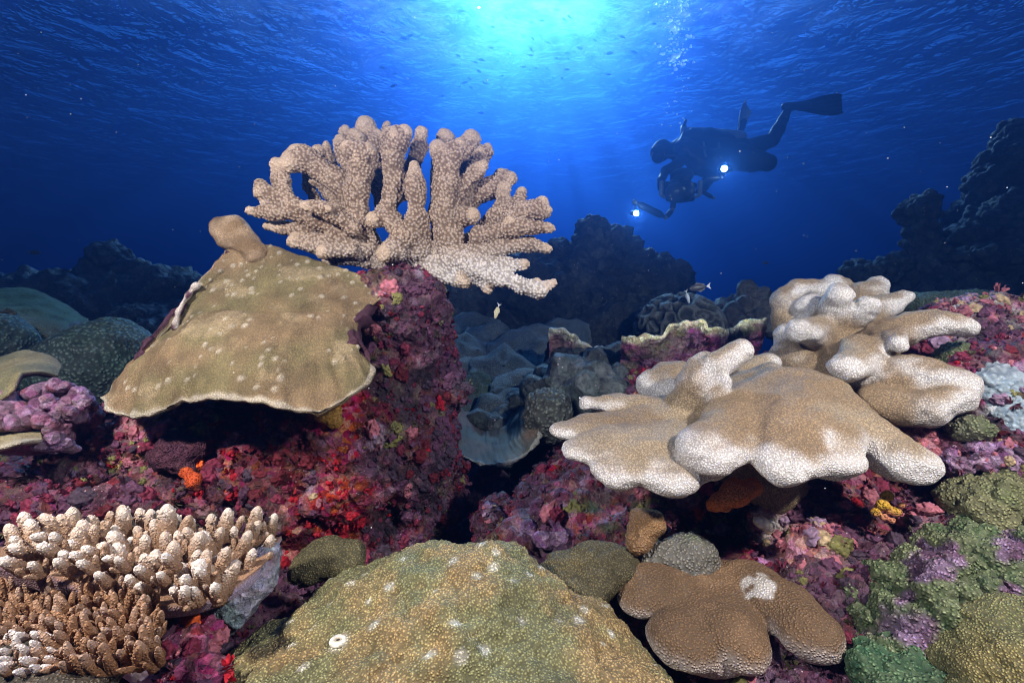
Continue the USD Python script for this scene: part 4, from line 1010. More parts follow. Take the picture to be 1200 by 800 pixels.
ridge('crust_ridge', 'wavy purple ridge with a white and yellow rim behind the lobed corals', [(728, 392, .05), (745, 396, .02), (760, 392, 0), (775, 392, 0), (790, 383, 0), (808, 378, .02), (822, 376, .02), (826, 384, .0), (840, 388, .0), (860, 384, .04), (880, 376, .08), (900, 374, .1)], 1.85, .22, .35, [(.26, .05, .14), (.15, .04, .12), (.20, .12, .12), (.10, .09, .04)], (.70, .66, .40), 5)
ridge('crust_ridge', 'low brown ridge with a thin cream rim in the middle gap', [(644, 388, .0), (655, 386, .0), (668, 392, .0), (680, 400, -.02), (694, 406, -.04), (706, 408, -.02), (722, 412, .0), (740, 418, .05)], 2.15, .25, .4, [(.16, .08, .09), (.10, .07, .07), (.20, .07, .10)], (.60, .58, .44), 15)

def brain_coral():
    v, f = blob_mesh([(796, 384, 2.75, 51, 40, .26)], .011, .02, ((3, .02),), 450)
    w = fb(v * 13, 2, 33) * 26
    gr = np.sin(w)
    v = v + normals(v, f) * (.012 * gr)[:, None]
    root = thing('brain_coral', 'dark round brain coral with winding grooves behind the purple ridge', 'coral')
    define(root + '/dome', v, f, 'smooth_crust', None, lerp((.035, .04, .04), (.14, .15, .145), sstep(-.3, .8, gr)))
brain_coral()

# ------------------------------------------------------------------ corals and crusts at right and bottom
def right_corals():
    def lumps(name, label, items, h, mat, c, spacing, amp, seed, k=.03, holes=(), lil=None, part='lump', extra=0):
        if extra:
            v, f = blob_mesh(items, h * 1.6, k, ((6, .02),), seed)
            n = normals(v, f); g = np.random.default_rng(seed); pts, t = scatter(v, f, extra, seed); nn = n[tri(f)[t]].mean(1)
            S = Solid(v.min(0) - .08, v.max(0) + .08, h)
            for x, y, d, rx, rz, ry in items: S.blob(P(x, y, d), (pxr(rx, d) * .9, ry * .9, pxr(rz, d) * .9), k)
            for p_, q_ in zip(pts, nn): S.blob(p_ - q_ * extra * .25, extra * g.uniform(.38, .72) * g.uniform(.8, 1.2, 3), .006)
            v, f = S.mesh(); v = relax(v, f, 1); v = roughen(v, f, [(12, .02), (36, .016)], seed)
        else: v, f = blob_mesh(items, h, k, ((6, .045), (16, .03), (36, .014)), seed)
        n = normals(v, f); v, x = bumps(v, f, n, spacing, amp, seed)
        v = roughen(v, f, [(80, .006)], seed + 3)
        col = lerp(lerp(c[0], c[1], sstep(-.12, .12, fb(v * 9, 3, seed + 1))), c[2], x * .55)
        if lil is not None:
            wgt = np.clip(sstep(.16, .24, fb(v * 8, 3, seed + 5)) + sstep(.30, .42, .8 * near_spots(v + .05 * np.stack([fb(v * 16, 3, 1), fb(v * 16, 3, 2), fb(v * 16, 3, 3)], 1), lil) + 1.2 * fb(v * 13, 4, seed) - .1), 0, 1)
            col = lerp(col, lerp((.16, .07, .15), (.34, .22, .38), sstep(-.1, .15, fb(v * 30, 3, 4))), wgt * .9)
        if holes: col = lerp(col, (.045, .022, .02), sstep(.15, .5, near_spots(v, holes) + .25 * fb(v * 50, 2, 2)))
        root = thing(name, label, 'coral'); define(root + '/' + part, v, f, mat, None, col)
        return root
    lumps('rough_coral', 'moss-green knobbly coral mound with lilac patches at lower right', [(1110, 720, .86, 80, 66, .12), (1070, 750, .84, 60, 50, .1), (1150, 670, .90, 56, 46, .12), (1185, 640, .94, 44, 30, .12), (1060, 790, .80, 46, 36, .1), (1130, 790, .80, 60, 40, .1), (1030, 720, .90, 30, 30, .08), (1120, 730, .80, 44, 34, .06), (1200, 700, .9, 40, 60, .1)],
          .0052, 'rough_coral', ((.09, .14, .06), (.16, .19, .09), (.38, .42, .24)), .0105, .006, 460, holes=[(1106, 755, 18), (1156, 722, 16)], lil=[(1082, 664, 44), (1182, 645, 44), (1175, 735, 40), (1185, 690, 34), (1060, 700, 30), (1120, 640, 30)], extra=.040)
    lumps('rough_coral', 'bright green bumpy coral at the bottom edge below the moss-green mound', [(1060, 792, .76, 42, 30, .07), (1045, 810, .75, 40, 30, .07)], .005, 'rough_coral', ((.05, .13, .065), (.08, .14, .07), (.20, .30, .16)), .012, .005, 470, extra=.034)
    lumps('rough_coral', 'small moss-green coral block at the right edge between lilac crusts', [(1165, 592, 1.0, 40, 30, .08), (1195, 590, 1.0, 24, 30, .08), (1135, 600, 1.0, 18, 26, .06)], .0055, 'rough_coral', ((.16, .19, .08), (.22, .22, .11), (.34, .34, .18)), .012, .005, 480, extra=.034)
    lumps('boulder_coral', 'smooth olive-yellow boulder coral in the bottom right corner', [(1230, 800, .70, 100, 78, .14), (1190, 830, .68, 70, 50, .12)], .0055, 'boulder_coral', ((.26, .22, .08), (.18, .19, .08), (.34, .30, .14)), .0085, .0026, 490)
    lumps('crust_coral', 'pale blue-white pimpled crust on the rock at the right edge', [(1168, 470, 1.18, 30, 40, .05), (1192, 500, 1.14, 26, 30, .05), (1150, 440, 1.22, 18, 20, .04), (1195, 445, 1.18, 20, 22, .04)], .0052, 'smooth_crust', ((.20, .27, .33), (.13, .16, .20), (.42, .48, .52)), .012, .007, 500)
    lumps('crust_coral', 'low olive crust on the rock ledge right of the huge rounded lobe', [(1135, 500, 1.10, 18, 16, .05), (1110, 440, 1.25, 20, 14, .05), (1130, 420, 1.28, 26, 18, .06)], .0052, 'rough_coral', ((.14, .18, .08), (.18, .18, .12), (.30, .30, .2)), .012, .005, 510)
    lumps('dome_coral', 'dull olive dome at the right edge behind the ledge', [(1195, 375, 1.8, 34, 28, .14), (1215, 400, 1.7, 40, 30, .14)], .012, 'rough_coral', ((.16, .17, .08), (.12, .15, .08), (.24, .24, .14)), .02, .006, 520)
    lumps('dome_coral', 'dark green flat coral behind the crown of the upper lobed coral', [(1100, 358, 1.9, 40, 14, .16), (1140, 352, 1.95, 26, 12, .12)], .012, 'rough_coral', ((.07, .13, .08), (.09, .12, .08), (.14, .2, .12)), .02, .006, 530)
    lumps('olive_coral', 'dull olive lumpy coral between the boulder coral and the brown coral', [(690, 675, .98, 34, 28, .07), (660, 672, 1.0, 28, 20, .06), (720, 664, 1.02, 24, 20, .06), (675, 690, .95, 22, 16, .05)], .006, 'boulder_coral', ((.15, .12, .05), (.10, .09, .05), (.22, .18, .09)), .01, .003, 540)
    lumps('olive_coral', 'small olive coral lip behind the left edge of the boulder coral', [(390, 655, 1.02, 34, 14, .05), (365, 660, 1.0, 20, 10, .05)], .006, 'boulder_coral', ((.17, .15, .07), (.13, .12, .06), (.24, .2, .1)), .01, .003, 550)
    lumps('brown_knob_coral', 'small brown rounded coral with a pale underside hanging under the ledge', [(758, 618, 1.06, 26, 22, .05), (748, 636, 1.04, 18, 14, .04)], .005, 'brown_coral', ((.27, .15, .07), (.32, .18, .08), (.40, .26, .14)), .009, .002, 560)
    lumps('grey_crust', 'grey-green crusted stone just behind the brown velvety coral', [(790, 655, 1.04, 40, 22, .06), (815, 668, 1.03, 26, 16, .05)], .006, 'rough_coral', ((.22, .21, .18), (.16, .20, .13), (.36, .34, .30)), .012, .004, 570)
    lumps('olive_coral', 'dark olive coral at the bottom left corner under the brown bushy coral', [(50, 800, .58, 90, 34, .07), (-10, 790, .6, 60, 40, .07)], .006, 'boulder_coral', ((.07, .07, .05), (.10, .08, .06), (.14, .12, .1)), .01, .003, 575)
    # sponges and crusts stuck to the rock
    def patch_thing(name, label, cat, pts, h, mat, c, seed, part='body', amp=.012, k=.012):
        s = Solid(*bounds_px([p[:3] for p in pts], .05), h)
        for x, y, d, r in pts: s.blob(P(x, y, d), (pxr(r, d), pxr(r, d) * .7, pxr(r, d) * .85), k)
        v, f = s.mesh(); v = relax(v, f, 1); v = roughen(v, f, [(18, amp), (45, amp * .8), (100, amp * .5)], seed)
        col = lerp(c[0], c[1], sstep(-.15, .15, fb(v * 24, 3, seed + 2)))
        if name == 'crust_mound': ROCKS.append((v, f, col))
        root = thing(name, label, cat); define(root + '/' + part, v, f, mat, None, col)
    patch_thing('sponge', 'dark purple-brown rounded sponge on the red rock under the plate coral', 'sponge', [(208, 530, 1.17, 25), (190, 537, 1.17, 17), (230, 526, 1.17, 15), (203, 516, 1.17, 14), (218, 547, 1.16, 12)], .0045, 'sponge', ((.055, .016, .035), (.085, .028, .045)), 600, amp=.022)
    patch_thing('sponge', 'small bright orange sponge just below the dark purple sponge', 'sponge', [(218, 553, 1.12, 8), (228, 560, 1.115, 9), (224, 566, 1.11, 7)], .0035, 'sponge', ((.50, .07, .015), (.60, .11, .02)), 610, amp=.014)
    patch_thing('sponge', 'mustard-yellow sponge under the right lip of the plate coral', 'sponge', [(386, 480, 1.17, 13), (392, 494, 1.17, 10), (378, 487, 1.17, 9)], .004, 'sponge', ((.38, .20, .02), (.30, .17, .04)), 620)
    patch_thing('sponge', 'flat orange sponge under the ledge of the lower lobed coral', 'sponge', [(862, 577, 1.05, 20), (845, 588, 1.05, 14), (880, 572, 1.06, 14), (835, 592, 1.06, 9)], .0045, 'sponge', ((.55, .16, .03), (.42, .16, .06)), 630)
    patch_thing('soft_coral', 'tiny yellow and orange soft corals under the right tongue', 'soft coral', [(1040, 580, 1.0, 6), (1034, 592, .99, 7), (1043, 598, .99, 6), (1036, 606, .985, 5), (1050, 600, .985, 6), (1026, 600, .99, 5), (1056, 592, .99, 4), (1046, 610, .98, 4)], .003, 'sponge', ((.55, .33, .03), (.55, .22, .12)), 640, amp=.009, k=.004)
    patch_thing('sponge', 'small vivid blue sponge at the foot of the pink crust', 'sponge', [(952, 706, .975, 7), (960, 702, .975, 7), (968, 697, .978, 6), (957, 710, .97, 5)], .003, 'sponge', ((.06, .10, .42), (.14, .20, .60)), 650, amp=.008, k=.004)
    patch_thing('crust_mound', 'pink mound of coralline crust between the brown coral and green mound', 'coralline alga', [(960, 655, 1.05, 34), (985, 680, 1.03, 28), (945, 680, 1.04, 26), (1005, 695, 1.02, 20), (950, 632, 1.07, 22)], .005, 'crust_rock', ((.36, .08, .15), (.26, .06, .15)), 660, amp=.03)
    patch_thing('sea_squirt', 'pale cream sea squirt on grey crust under the ledge', 'sea squirt', [(896, 614, 1.08, 8), (890, 610, 1.08, 8), (902, 618, 1.075, 6)], .0035, 'smooth_crust', ((.52, .48, .36), (.62, .58, .46)), 670, amp=.004)
    patch_thing('crust_mound', 'violet lumpy crust at the right edge above the small green block', 'coralline alga', [(1160, 540, 1.04, 18), (1180, 532, 1.04, 18), (1150, 530, 1.06, 14), (1120, 545, 1.06, 16), (1190, 550, 1.03, 14), (1110, 535, 1.07, 12)], .0048, 'crust_rock', ((.16, .05, .15), (.30, .17, .31)), 680, amp=.04)
    patch_thing('crust_mound', 'violet finger-like crust nubs on the gap floor below the dish coral', 'coralline alga', [(648, 600, 1.28, 7), (650, 612, 1.27, 9), (660, 630, 1.25, 16), (640, 632, 1.25, 12), (618, 618, 1.29, 9), (620, 632, 1.28, 12), (600, 645, 1.28, 14), (576, 600, 1.4, 12), (580, 620, 1.36, 12), (680, 625, 1.26, 12)], .0048, 'crust_rock', ((.15, .05, .15), (.28, .16, .30)), 690, amp=.022)
    patch_thing('crust_mound', 'magenta crusted stone between the stalk and the boulder coral', 'coralline alga', [(215, 770, .70, 38), (240, 745, .74, 28), (225, 800, .66, 34), (250, 780, .70, 18)], .005, 'crust_rock', ((.18, .015, .06), (.24, .04, .11)), 700, amp=.04)
    patch_thing('crust_mound', 'magenta dark crust behind the sand-coloured branching coral', 'coralline alga', [(110, 590, 1.02, 40), (60, 600, 1.0, 34), (160, 600, 1.04, 30), (20, 590, 1.02, 40)], .0075, 'crust_rock', ((.13, .025, .05), (.07, .025, .035)), 710, amp=.03)
right_corals()
# ------------------------------------------------------------------ dark reefs in the distance
def far_reef(label, rock, heads, h, seed, tint):
    """rock: blobs of the mound; heads: coral heads and columns that stand on it, each a part."""
    root = thing('reef_mound', label, 'reef rock')
    v, f = blob_mesh(rock, h, .10, ((1.2, .30), (3, .30), (7, .20), (15, .09)), seed, pad=.35)
    n = normals(v, f); v, x = bumps(v, f, n, .10, .05, seed, sharp=1.5)
    define(root + '/rock', v, f, 'far_rock', None, lerp(tint, np.array(tint) * 2.0, sstep(-.15, .25, fb(v * 2.5, 4, seed + 2))))
    for i, it in enumerate(heads):
        v, f = blob_mesh(it, max(h * .6, .016), .05, ((4, .12), (10, .10), (24, .05)), seed + 10 + i, pad=.15)
        n = normals(v, f); v, x = bumps(v, f, n, .07, .028, seed + i, sharp=1.5)
        define(root + '/' + ('coral_head' if i == 0 else f'coral_head_{i:03d}'), v, f, 'far_rock', None, lerp(np.array(tint) * 1.2, np.array(tint) * 2.4, x))

far_reef('low dark reef mound far back at left with a bushy top', [(140, 365, 4.6, 80, 36, .7), (190, 352, 4.8, 44, 26, .5), (90, 358, 4.5, 50, 30, .6), (130, 330, 4.7, 28, 26, .4), (60, 385, 4.4, 60, 40, .6), (230, 395, 4.5, 70, 40, .7)],
         [[(128, 300, 4.6, 20, 16, .2)], [(100, 336, 4.4, 20, 14, .2), (80, 330, 4.4, 18, 12, .2)], [(160, 318, 4.5, 18, 12, .2)], [(205, 332, 4.6, 24, 12, .25), (190, 326, 4.6, 16, 10, .2)], [(5, 330, 5.5, 16, 8, .25), (-8, 336, 5.5, 20, 12, .25)], [(170, 372, 4.1, 26, 14, .3)], [(120, 362, 4.1, 24, 14, .3)], [(205, 385, 4.0, 30, 16, .3)]], .044, 800, (.045, .05, .05))
far_reef('dark reef mound behind the antler coral, in shade', [(640, 350, 3.9, 110, 56, .6), (590, 370, 3.8, 90, 60, .6), (700, 330, 4.0, 50, 56, .5), (750, 352, 3.9, 44, 40, .4), (680, 400, 3.6, 110, 40, .5), (530, 400, 3.6, 60, 60, .5)],
         [[(697, 284, 3.9, 24, 26, .25)], [(765, 325, 3.8, 32, 22, .28), (780, 340, 3.8, 16, 18, .2)], [(655, 300, 3.8, 20, 20, .2)], [(672, 292, 3.9, 12, 12, .15)], [(640, 320, 3.7, 24, 16, .2)], [(733, 318, 3.9, 12, 12, .15)]], .036, 830, (.03, .034, .034))
far_reef('tall dark reef wall rising out of the picture at right', [(1190, 300, 4.2, 56, 100, .6), (1130, 345, 4.1, 70, 44, .5), (1060, 352, 4.2, 60, 26, .5), (1205, 230, 4.4, 26, 50, .4), (1010, 362, 4.2, 34, 14, .4), (1250, 340, 4.0, 90, 120, .7)],
         [[(1076, 246, 4.0, 16, 20, .16), (1079, 275, 4.0, 13, 26, .14), (1085, 305, 4.0, 18, 26, .16)], [(1175, 190, 4.2, 22, 24, .2), (1190, 165, 4.2, 22, 22, .2)], [(1155, 215, 4.2, 16, 22, .18)], [(1135, 275, 4.0, 24, 10, .2), (1152, 255, 4.0, 16, 12, .18)], [(1020, 320, 4.1, 30, 14, .2)], [(1185, 250, 3.9, 22, 26, .2)], [(1140, 300, 3.8, 30, 12, .2)], [(1045, 310, 4.1, 16, 12, .15)], [(1180, 300, 3.8, 24, 18, .2)]], .036, 860, (.036, .04, .04))
far_reef('small dark bush of coral between the brain coral and the lobed coral', [(880, 372, 2.9, 36, 20, .2), (905, 382, 2.8, 30, 20, .2), (850, 384, 2.85, 24, 14, .16)], [[(875, 360, 2.9, 16, 9, .1)], [(895, 365, 2.85, 14, 9, .1)]], .022, 890, (.06, .06, .058))
far_reef('dim blue-grey rubble slope at left below the green dome', [(215, 510, 1.9, 50, 40, .25), (150, 520, 1.75, 40, 40, .2), (100, 540, 1.6, 40, 30, .2), (240, 470, 2.1, 40, 40, .25), (190, 460, 2.2, 50, 34, .25)], [[(190, 492, 1.8, 18, 10, .1)], [(165, 505, 1.7, 16, 9, .08)], [(215, 488, 1.85, 16, 9, .1)]], .024, 900, (.09, .11, .11))
far_reef('dim lumpy rock in the middle gap under the leaf coral', [(680, 470, 2.0, 60, 30, .2), (720, 440, 2.2, 60, 26, .2), (600, 500, 2.1, 60, 36, .2), (760, 450, 2.1, 50, 34, .2)], [[(690, 452, 1.95, 22, 10, .1)], [(715, 462, 1.9, 20, 10, .1)], [(668, 446, 2.0, 20, 8, .1)]], .022, 910, (.034, .042, .044))
# ------------------------------------------------------------------ the diver, five metres off, and the camera rig
plain('neoprene', (.012, .013, .015), .6)
plain('rubber', (.018, .019, .021), .45)
plain('tank_paint', (.30, .31, .33), .35, .3)
plain('mask_glass', (.04, .05, .06), .08, .0, 0, .8)
plain('fin_blade', (.55, .60, .62), .4)
plain('grey_trim', (.16, .17, .18), .5)
plain('lamp_face', (.80, 1.0, .95), .4, 0, 30.0)
plain('skin', (.40, .25, .19), .5)

def D(x, y, off=0.0, base=5.0): return P(x, y, base + off)
def R_(r): return r * 5.0 / F

def diver():
    root = thing('diver', 'person in a dark hooded wetsuit swimming level, holding an underwater camera rig', 'person')
    s = Solid(*bounds_px([(745, 110, 5.0), (950, 270, 5.0), (850, 190, 4.6), (850, 190, 5.6)], .08), .0105)
    def ch(pts, k=.03): s.chain([D(x, y, o) for x, y, o, r in pts], [R_(r) for x, y, o, r in pts], k)
    ch([(774, 178, -.02, 11.5), (776, 175, -.02, 11)]); s.blob(D(771, 184, -.10), R_(7), .03)         # head
    ch([(784, 178, 0, 7), (795, 176, .02, 8)])                                                           # neck
    ch([(800, 176, .0, 15), (820, 178, .0, 16), (845, 179, .0, 15), (868, 178, .02, 15)], .05)           # trunk
    ch([(806, 178, -.12, 11), (806, 176, .14, 11)], .05)                                                # shoulders
    ch([(868, 176, .10, 11.5), (890, 170, .12, 9.8), (905, 164, .13, 8), (912, 152, .13, 7.4), (918, 140, .14, 5.8), (923, 129, .14, 4.6)], .02)   # far leg, shin raised
    ch([(923, 129, .14, 4.4), (930, 125, .14, 4.2)], .01)
    ch([(868, 182, -.09, 13), (886, 188, -.13, 11), (900, 191, -.16, 9), (895, 186, .02, 7), (882, 176, .26, 5.5), (872, 166, .40, 4.5)], .02)     # near leg, shin folded back
    ch([(804, 182, -.16, 7.5), (792, 194, -.24, 6), (780, 200, -.30, 5), (775, 211, -.42, 4.2), (774, 218, -.48, 3.6)], .015)                    # arm to the left grip
    ch([(806, 184, -.05, 7.5), (822, 200, -.16, 6), (834, 208, -.28, 5), (826, 219, -.42, 4.2), (820, 222, -.48, 3.6)], .015)                     # arm to the right grip
    # gloved hands: palms, four fingers and a thumb closed on the grips
    for hx, hy, sg in ((774, 221, 1), (818, 224, -1)):
        c = D(hx, hy, -.50)
        s.blob(c, (.036, .045, .030), .012)
        for q in range(4):
            a = c + np.array([sg * .012, -.03, .030 - q * .019]); ln = (.026, .030, .028, .022)[q]
            s.chain([a, a + [sg * ln, -.022, -.002], a + [sg * (ln + .018), .004, -.004]], [.0105, .010, .009], .004)
        a = c + np.array([sg * .0, -.01, .034]); s.chain([a, a + [sg * .022, -.012, .020], a + [sg * .042, -.02, .012]], [.011, .0105, .009], .004)
    # waist and hanging harness bulk
    ch([(860, 186, -.08, 13), (880, 192, -.08, 9)], .05)
    v, f = s.mesh(); v = relax(v, f, 2)
    define(root + '/body', v, f, 'neoprene')
    # face opening of the hood, mask, regulator
    m = trimesh.creation.icosphere(3, 1.0)
    def ell(name, c, r, mat, rot=None):
        vv = np.array(m.vertices) * np.array(r)
        if rot is not None: vv = vv @ np.array(rot)
        define(root + '/' + name, vv + c, np.array(m.faces), mat)
    face = D(772, 180, -.10)
    ell('face', face + [-.0, .02, -.01], (.070, .060, .085), 'skin')
    ell('mask', face + [-.012, -.028, .032], (.075, .038, .042), 'rubber')
    ell('mask_lens', face + [-.016, -.058, .032], (.058, .014, .030), 'mask_glass')
    ell('regulator', face + [-.005, -.055, -.045], (.040, .034, .032), 'rubber')
    hose = curve([face + [.02, -.06, -.05], face + [.12, -.10, -.06], D(802, 188, -.22), D(806, 170, -.10), D(802, 158, .02)], 30)
    v, f = tube(hose, .014, 8); define(root + '/hose', v, f, 'rubber')
    hose = curve([D(808, 150, .06), D(799, 160, -.08), D(797, 175, -.2), D(806, 195, -.22), D(816, 204, -.2)], 30)
    v, f = tube(hose, .012, 8); define(root + '/hose_001', v, f, 'rubber')
    # tank on the back with valve
    a, b = D(812, 159, .06), D(872, 164, .10)
    t = np.linspace(0, 1, 24); rad = .088 * np.sqrt(np.clip(1 - np.clip((.12 - t) / .12, 0, 1) ** 2 * .85, 0, 1)) * np.sqrt(np.clip(1 - np.clip((t - .94) / .06, 0, 1) ** 2 * .5, 0, 1))
    v, f = tube(a + (b - a) * t[:, None], rad, 28); tk = define(root + '/tank', v, f, 'tank_paint')
    v, f = tube([D(812, 159, .06), D(806, 157, .06), D(801, 155, .06)], [.030, .028, .026], 12); define(root + '/valve', v, f, 'grey_trim')
    v, f = tube([D(801, 158, .0), D(801, 149, .10)], [.034, .034], 14); define(root + '/first_stage', v, f, 'grey_trim')
    v, f = tube(curve([D(800, 152, .06), D(802, 146, .05), D(804, 141, .05)], 8), [.016] * 8, 8); define(root + '/hose_002', v, f, 'rubber')
    # buoyancy vest wrapped on the trunk
    s = Solid(*bounds_px([(790, 150, 4.8), (880, 210, 5.3)], .08), .012)
    for x, y, o, r in [(812, 166, .02, 15), (830, 166, .03, 15), (848, 168, .04, 14), (806, 178, -.14, 12), (822, 186, -.15, 14), (840, 189, -.14, 14), (856, 190, -.10, 11), (818, 196, -.12, 10), (800, 170, -.1, 9), (846, 198, -.1, 8)]: s.blob(D(x, y, o), R_(r), .05)
    v, f = s.mesh(); v = relax(v, f, 1); v = roughen(v, f, [(9, .05), (22, .02)], 5); define(root + '/vest', v, f, 'rubber')
    for i, (x, y) in enumerate([(810, 166), (828, 166), (846, 168)]):
        v, f = tube(curve([D(x, y - 12, .12), D(x - 4, y - 2, -.1), D(x - 3, y + 10, -.22), D(x, y + 18, -.2)], 14), .012, 6); define(root + '/' + ('strap' if i == 0 else f'strap_{i:03d}'), v, f, 'grey_trim')
    # fins: a foot pocket and a ribbed blade
    def fin(heel, toe, tip, wid, mat, nrm, n0, lab):
        heel, toe, tip = (np.array(x) for x in (heel, toe, tip))
        ax = tip - heel; L_ = np.linalg.norm(ax); ax = ax / L_
        sd = np.cross(ax, nrm); sd /= np.linalg.norm(sd); up = np.cross(sd, ax)
        nu, nv = 30, 15
        u, w = np.meshgrid(np.linspace(.18, 1, nu), np.linspace(-1, 1, nv), indexing='ij')
        half = wid * (.42 + .58 * sstep(.15, .8, u)) * (1 - .10 * np.abs(w) * sstep(.9, 1, u))
        top = heel + ax * (u * L_)[..., None] + sd * (w * half)[..., None] + up * (.012 * (np.abs(np.abs(w) - .92) < .1) + .006 * np.cos(w * 14) - .03 * np.sin(u * 2.5))[..., None]
        v = top.reshape(-1, 3); i, j = np.meshgrid(np.arange(nu - 1), np.arange(nv - 1), indexing='ij')
        q = np.stack([i * nv + j, (i + 1) * nv + j, (i + 1) * nv + j + 1, i * nv + j + 1], -1).reshape(-1, 4)
        N = len(v); V = np.vstack([v, v - up * .012]); rim = np.r_[np.arange(nv), nv - 1 + nv * np.arange(1, nu), (nu - 1) * nv + np.arange(nv - 2, -1, -1), nv * np.arange(nu - 2, 0, -1)]
        r2 = np.roll(rim, -1)
        Q = np.vstack([q, q[:, ::-1] + N, np.stack([rim, rim + N, r2 + N, r2], 1)])
        p = define(root + '/' + n0, V, Q, mat)
        if lab: tag(p, lab)
        s2 = Solid(np.minimum(heel, toe) - .12, np.maximum(heel, toe) + .12, .010)
        s2.rod(heel - ax * .03, heel + ax * .20, .045, .040, .02, (up, .8))
        vv, ff = s2.mesh(); define(root + '/' + n0.replace('fin', 'foot_pocket'), vv, ff, 'rubber')
    fin(D(924, 125, .14), D(940, 122, .14), D(988, 121, .10), .115, 'rubber', np.array([0, -1.0, .12]), 'fin', None)
    fin(D(866, 160, .44), D(870, 150, .48), D(878, 124, .52), .10, 'fin_blade', np.array([.75, -.55, .35]), 'fin_001', 'pale fin catching the sunlight')

def lamp(parent, name, c, aim, r):
    Bz = basis(aim)
    v, f = tube(np.array(c) + np.outer([-.085, -.07, 0], Bz[2]), [r * .8, r, r], 20, cap=True); define(parent + '/' + name, v, f, 'rubber')
    d = trimesh.creation.cylinder(r * .86, .006, sections=28); vv = np.array(d.vertices) @ Bz + np.array(c) + Bz[2] * (r * .4 + .004)
    define(parent + '/' + name + '/lens', vv, np.array(d.faces), 'lamp_face')
    Lp = UsdLux.DiskLight.Define(stage, parent + '/' + name + '/light')
    Lp.CreateRadiusAttr(r * .8); Lp.CreateNormalizeAttr(True); Lp.CreateIntensityAttr(0.12); Lp.CreateColorAttr(Gf.Vec3f(.8, 1.0, .95))
    m = np.eye(4); m[:3, :3] = np.stack([Bz[0], -Bz[1], -Bz[2]]); m[3, :3] = np.array(c) + Bz[2] * (r * .4 + .02)
    Lp.AddTransformOp().Set(Gf.Matrix4d(m.tolist()))

def rig():
    root = thing('camera_rig', 'underwater camera with two lit video lamps on arms, held by the diver', 'camera')
    s = Solid(*bounds_px([(770, 200, 4.4), (840, 250, 4.6)], .08), .008)
    c = D(796, 224, -.50)
    bx = trimesh.creation.box([.20, .16, .17]); 
    for dx in (-.07, .07):
        for dz in (-.05, .05): s.rod(c + [dx, .04, dz], c + [dx, -.05, dz], .035, .035, .03)
    s.blob(c, (.15, .09, .11), .03); s.blob(c + [.05, .05, .16], (.10, .08, .07), .03); s.rod(c + [-.02, .05, .1], c + [.03, .2, .3], .05, .05, .03); s.blob(c + [0, .0, .10], (.06, .06, .05), .02); s.rod(c + [-.12, 0, .06], c + [.14, 0, .05], .03, .03, .01); s.rod(c + [.02, 0, .10], c + [.10, 0, .15], .035, .03, .01); s.rod(c + [-.10, 0, -.07], c + [.12, 0, -.07], .028, .028, .01)
    v, f = s.mesh(); v = relax(v, f, 1); define(root + '/housing', v, f, 'rubber')
    aim = -c / np.linalg.norm(c); aim = aim + np.array([-.35, 0, -.12]); aim /= np.linalg.norm(aim); Bz = basis(aim)
    t = np.linspace(0, 1, 10)
    v, f = tube(c + np.outer([.05, .11, .13], aim), [.075, .075, .095], 26); define(root + '/lens_port', v, f, 'rubber')
    dm = trimesh.creation.icosphere(3, .09); vv = np.array(dm.vertices); vv = vv[:, :] * [1, 1, .75]; define(root + '/dome_glass', vv @ Bz + c + aim * .13, np.array(dm.faces), 'mask_glass')
    for i, x in enumerate((774, 819)):
        e = D(x, 222, -.50)
        v, f = tube([e + [0, -.02, -.06], e + [0, -.03, .07]], [.022, .020], 12); define(root + '/' + ('grip' if i == 0 else 'grip_001'), v, f, 'grey_trim')
        v, f = tube([e + [0, -.02, -.06], (e + c) / 2 + [0, 0, -.08], c + [0, 0, -.08]], .016, 8); define(root + '/' + ('tray' if i == 0 else 'tray_001'), v, f, 'grey_trim')
    def arm(pts, r, n0):
        for k in range(len(pts) - 1):
            a, b = np.array(pts[k]), np.array(pts[k + 1]); t_ = np.linspace(0, 1, 11)
            rr = r * np.array([.35, .5, 1, 1, 1, 1, 1, 1, 1, .5, .35])
            v, f = tube(a + (b - a) * t_[:, None], rr, 14); define(root + '/' + fresh2(n0), v, f, 'rubber')
            ball = trimesh.creation.icosphere(2, r * .75); define(root + '/' + fresh2('clamp'), np.array(ball.vertices) + b, np.array(ball.faces), 'grey_trim')
    cnt = {}
    def fresh2(n):
        cnt[n] = cnt.get(n, -1) + 1; return n if cnt[n] == 0 else f'{n}_{cnt[n]:03d}'
    arm([D(790, 232, -.5), D(788, 246, -.52), D(780, 255, -.53)], .026, 'link_arm')
    arm([D(781, 255, -.53), D(744, 237, -.58)], .033, 'float_arm')
    arm([D(744, 238, -.58), D(744, 247, -.60)], .014, 'stem')
    arm([D(822, 224, -.5), D(836, 232, -.45)], .02, 'link_arm')
    arm([D(818, 214, -.5), D(846, 208, -.48)], .026, 'arm')
    lamp(root, 'video_lamp', D(745, 250, -.62), np.array([.10, -1.0, -.22]), .028)
    lamp(root, 'video_lamp_001', D(848, 198, -.55), np.array([-.14, -1.0, -.18]), .032)
    v, f = tube([D(846, 208, -.48), D(849, 200, -.50)], [.014, .02], 8); define(root + '/stem_001', v, f, 'rubber')
diver(); rig()

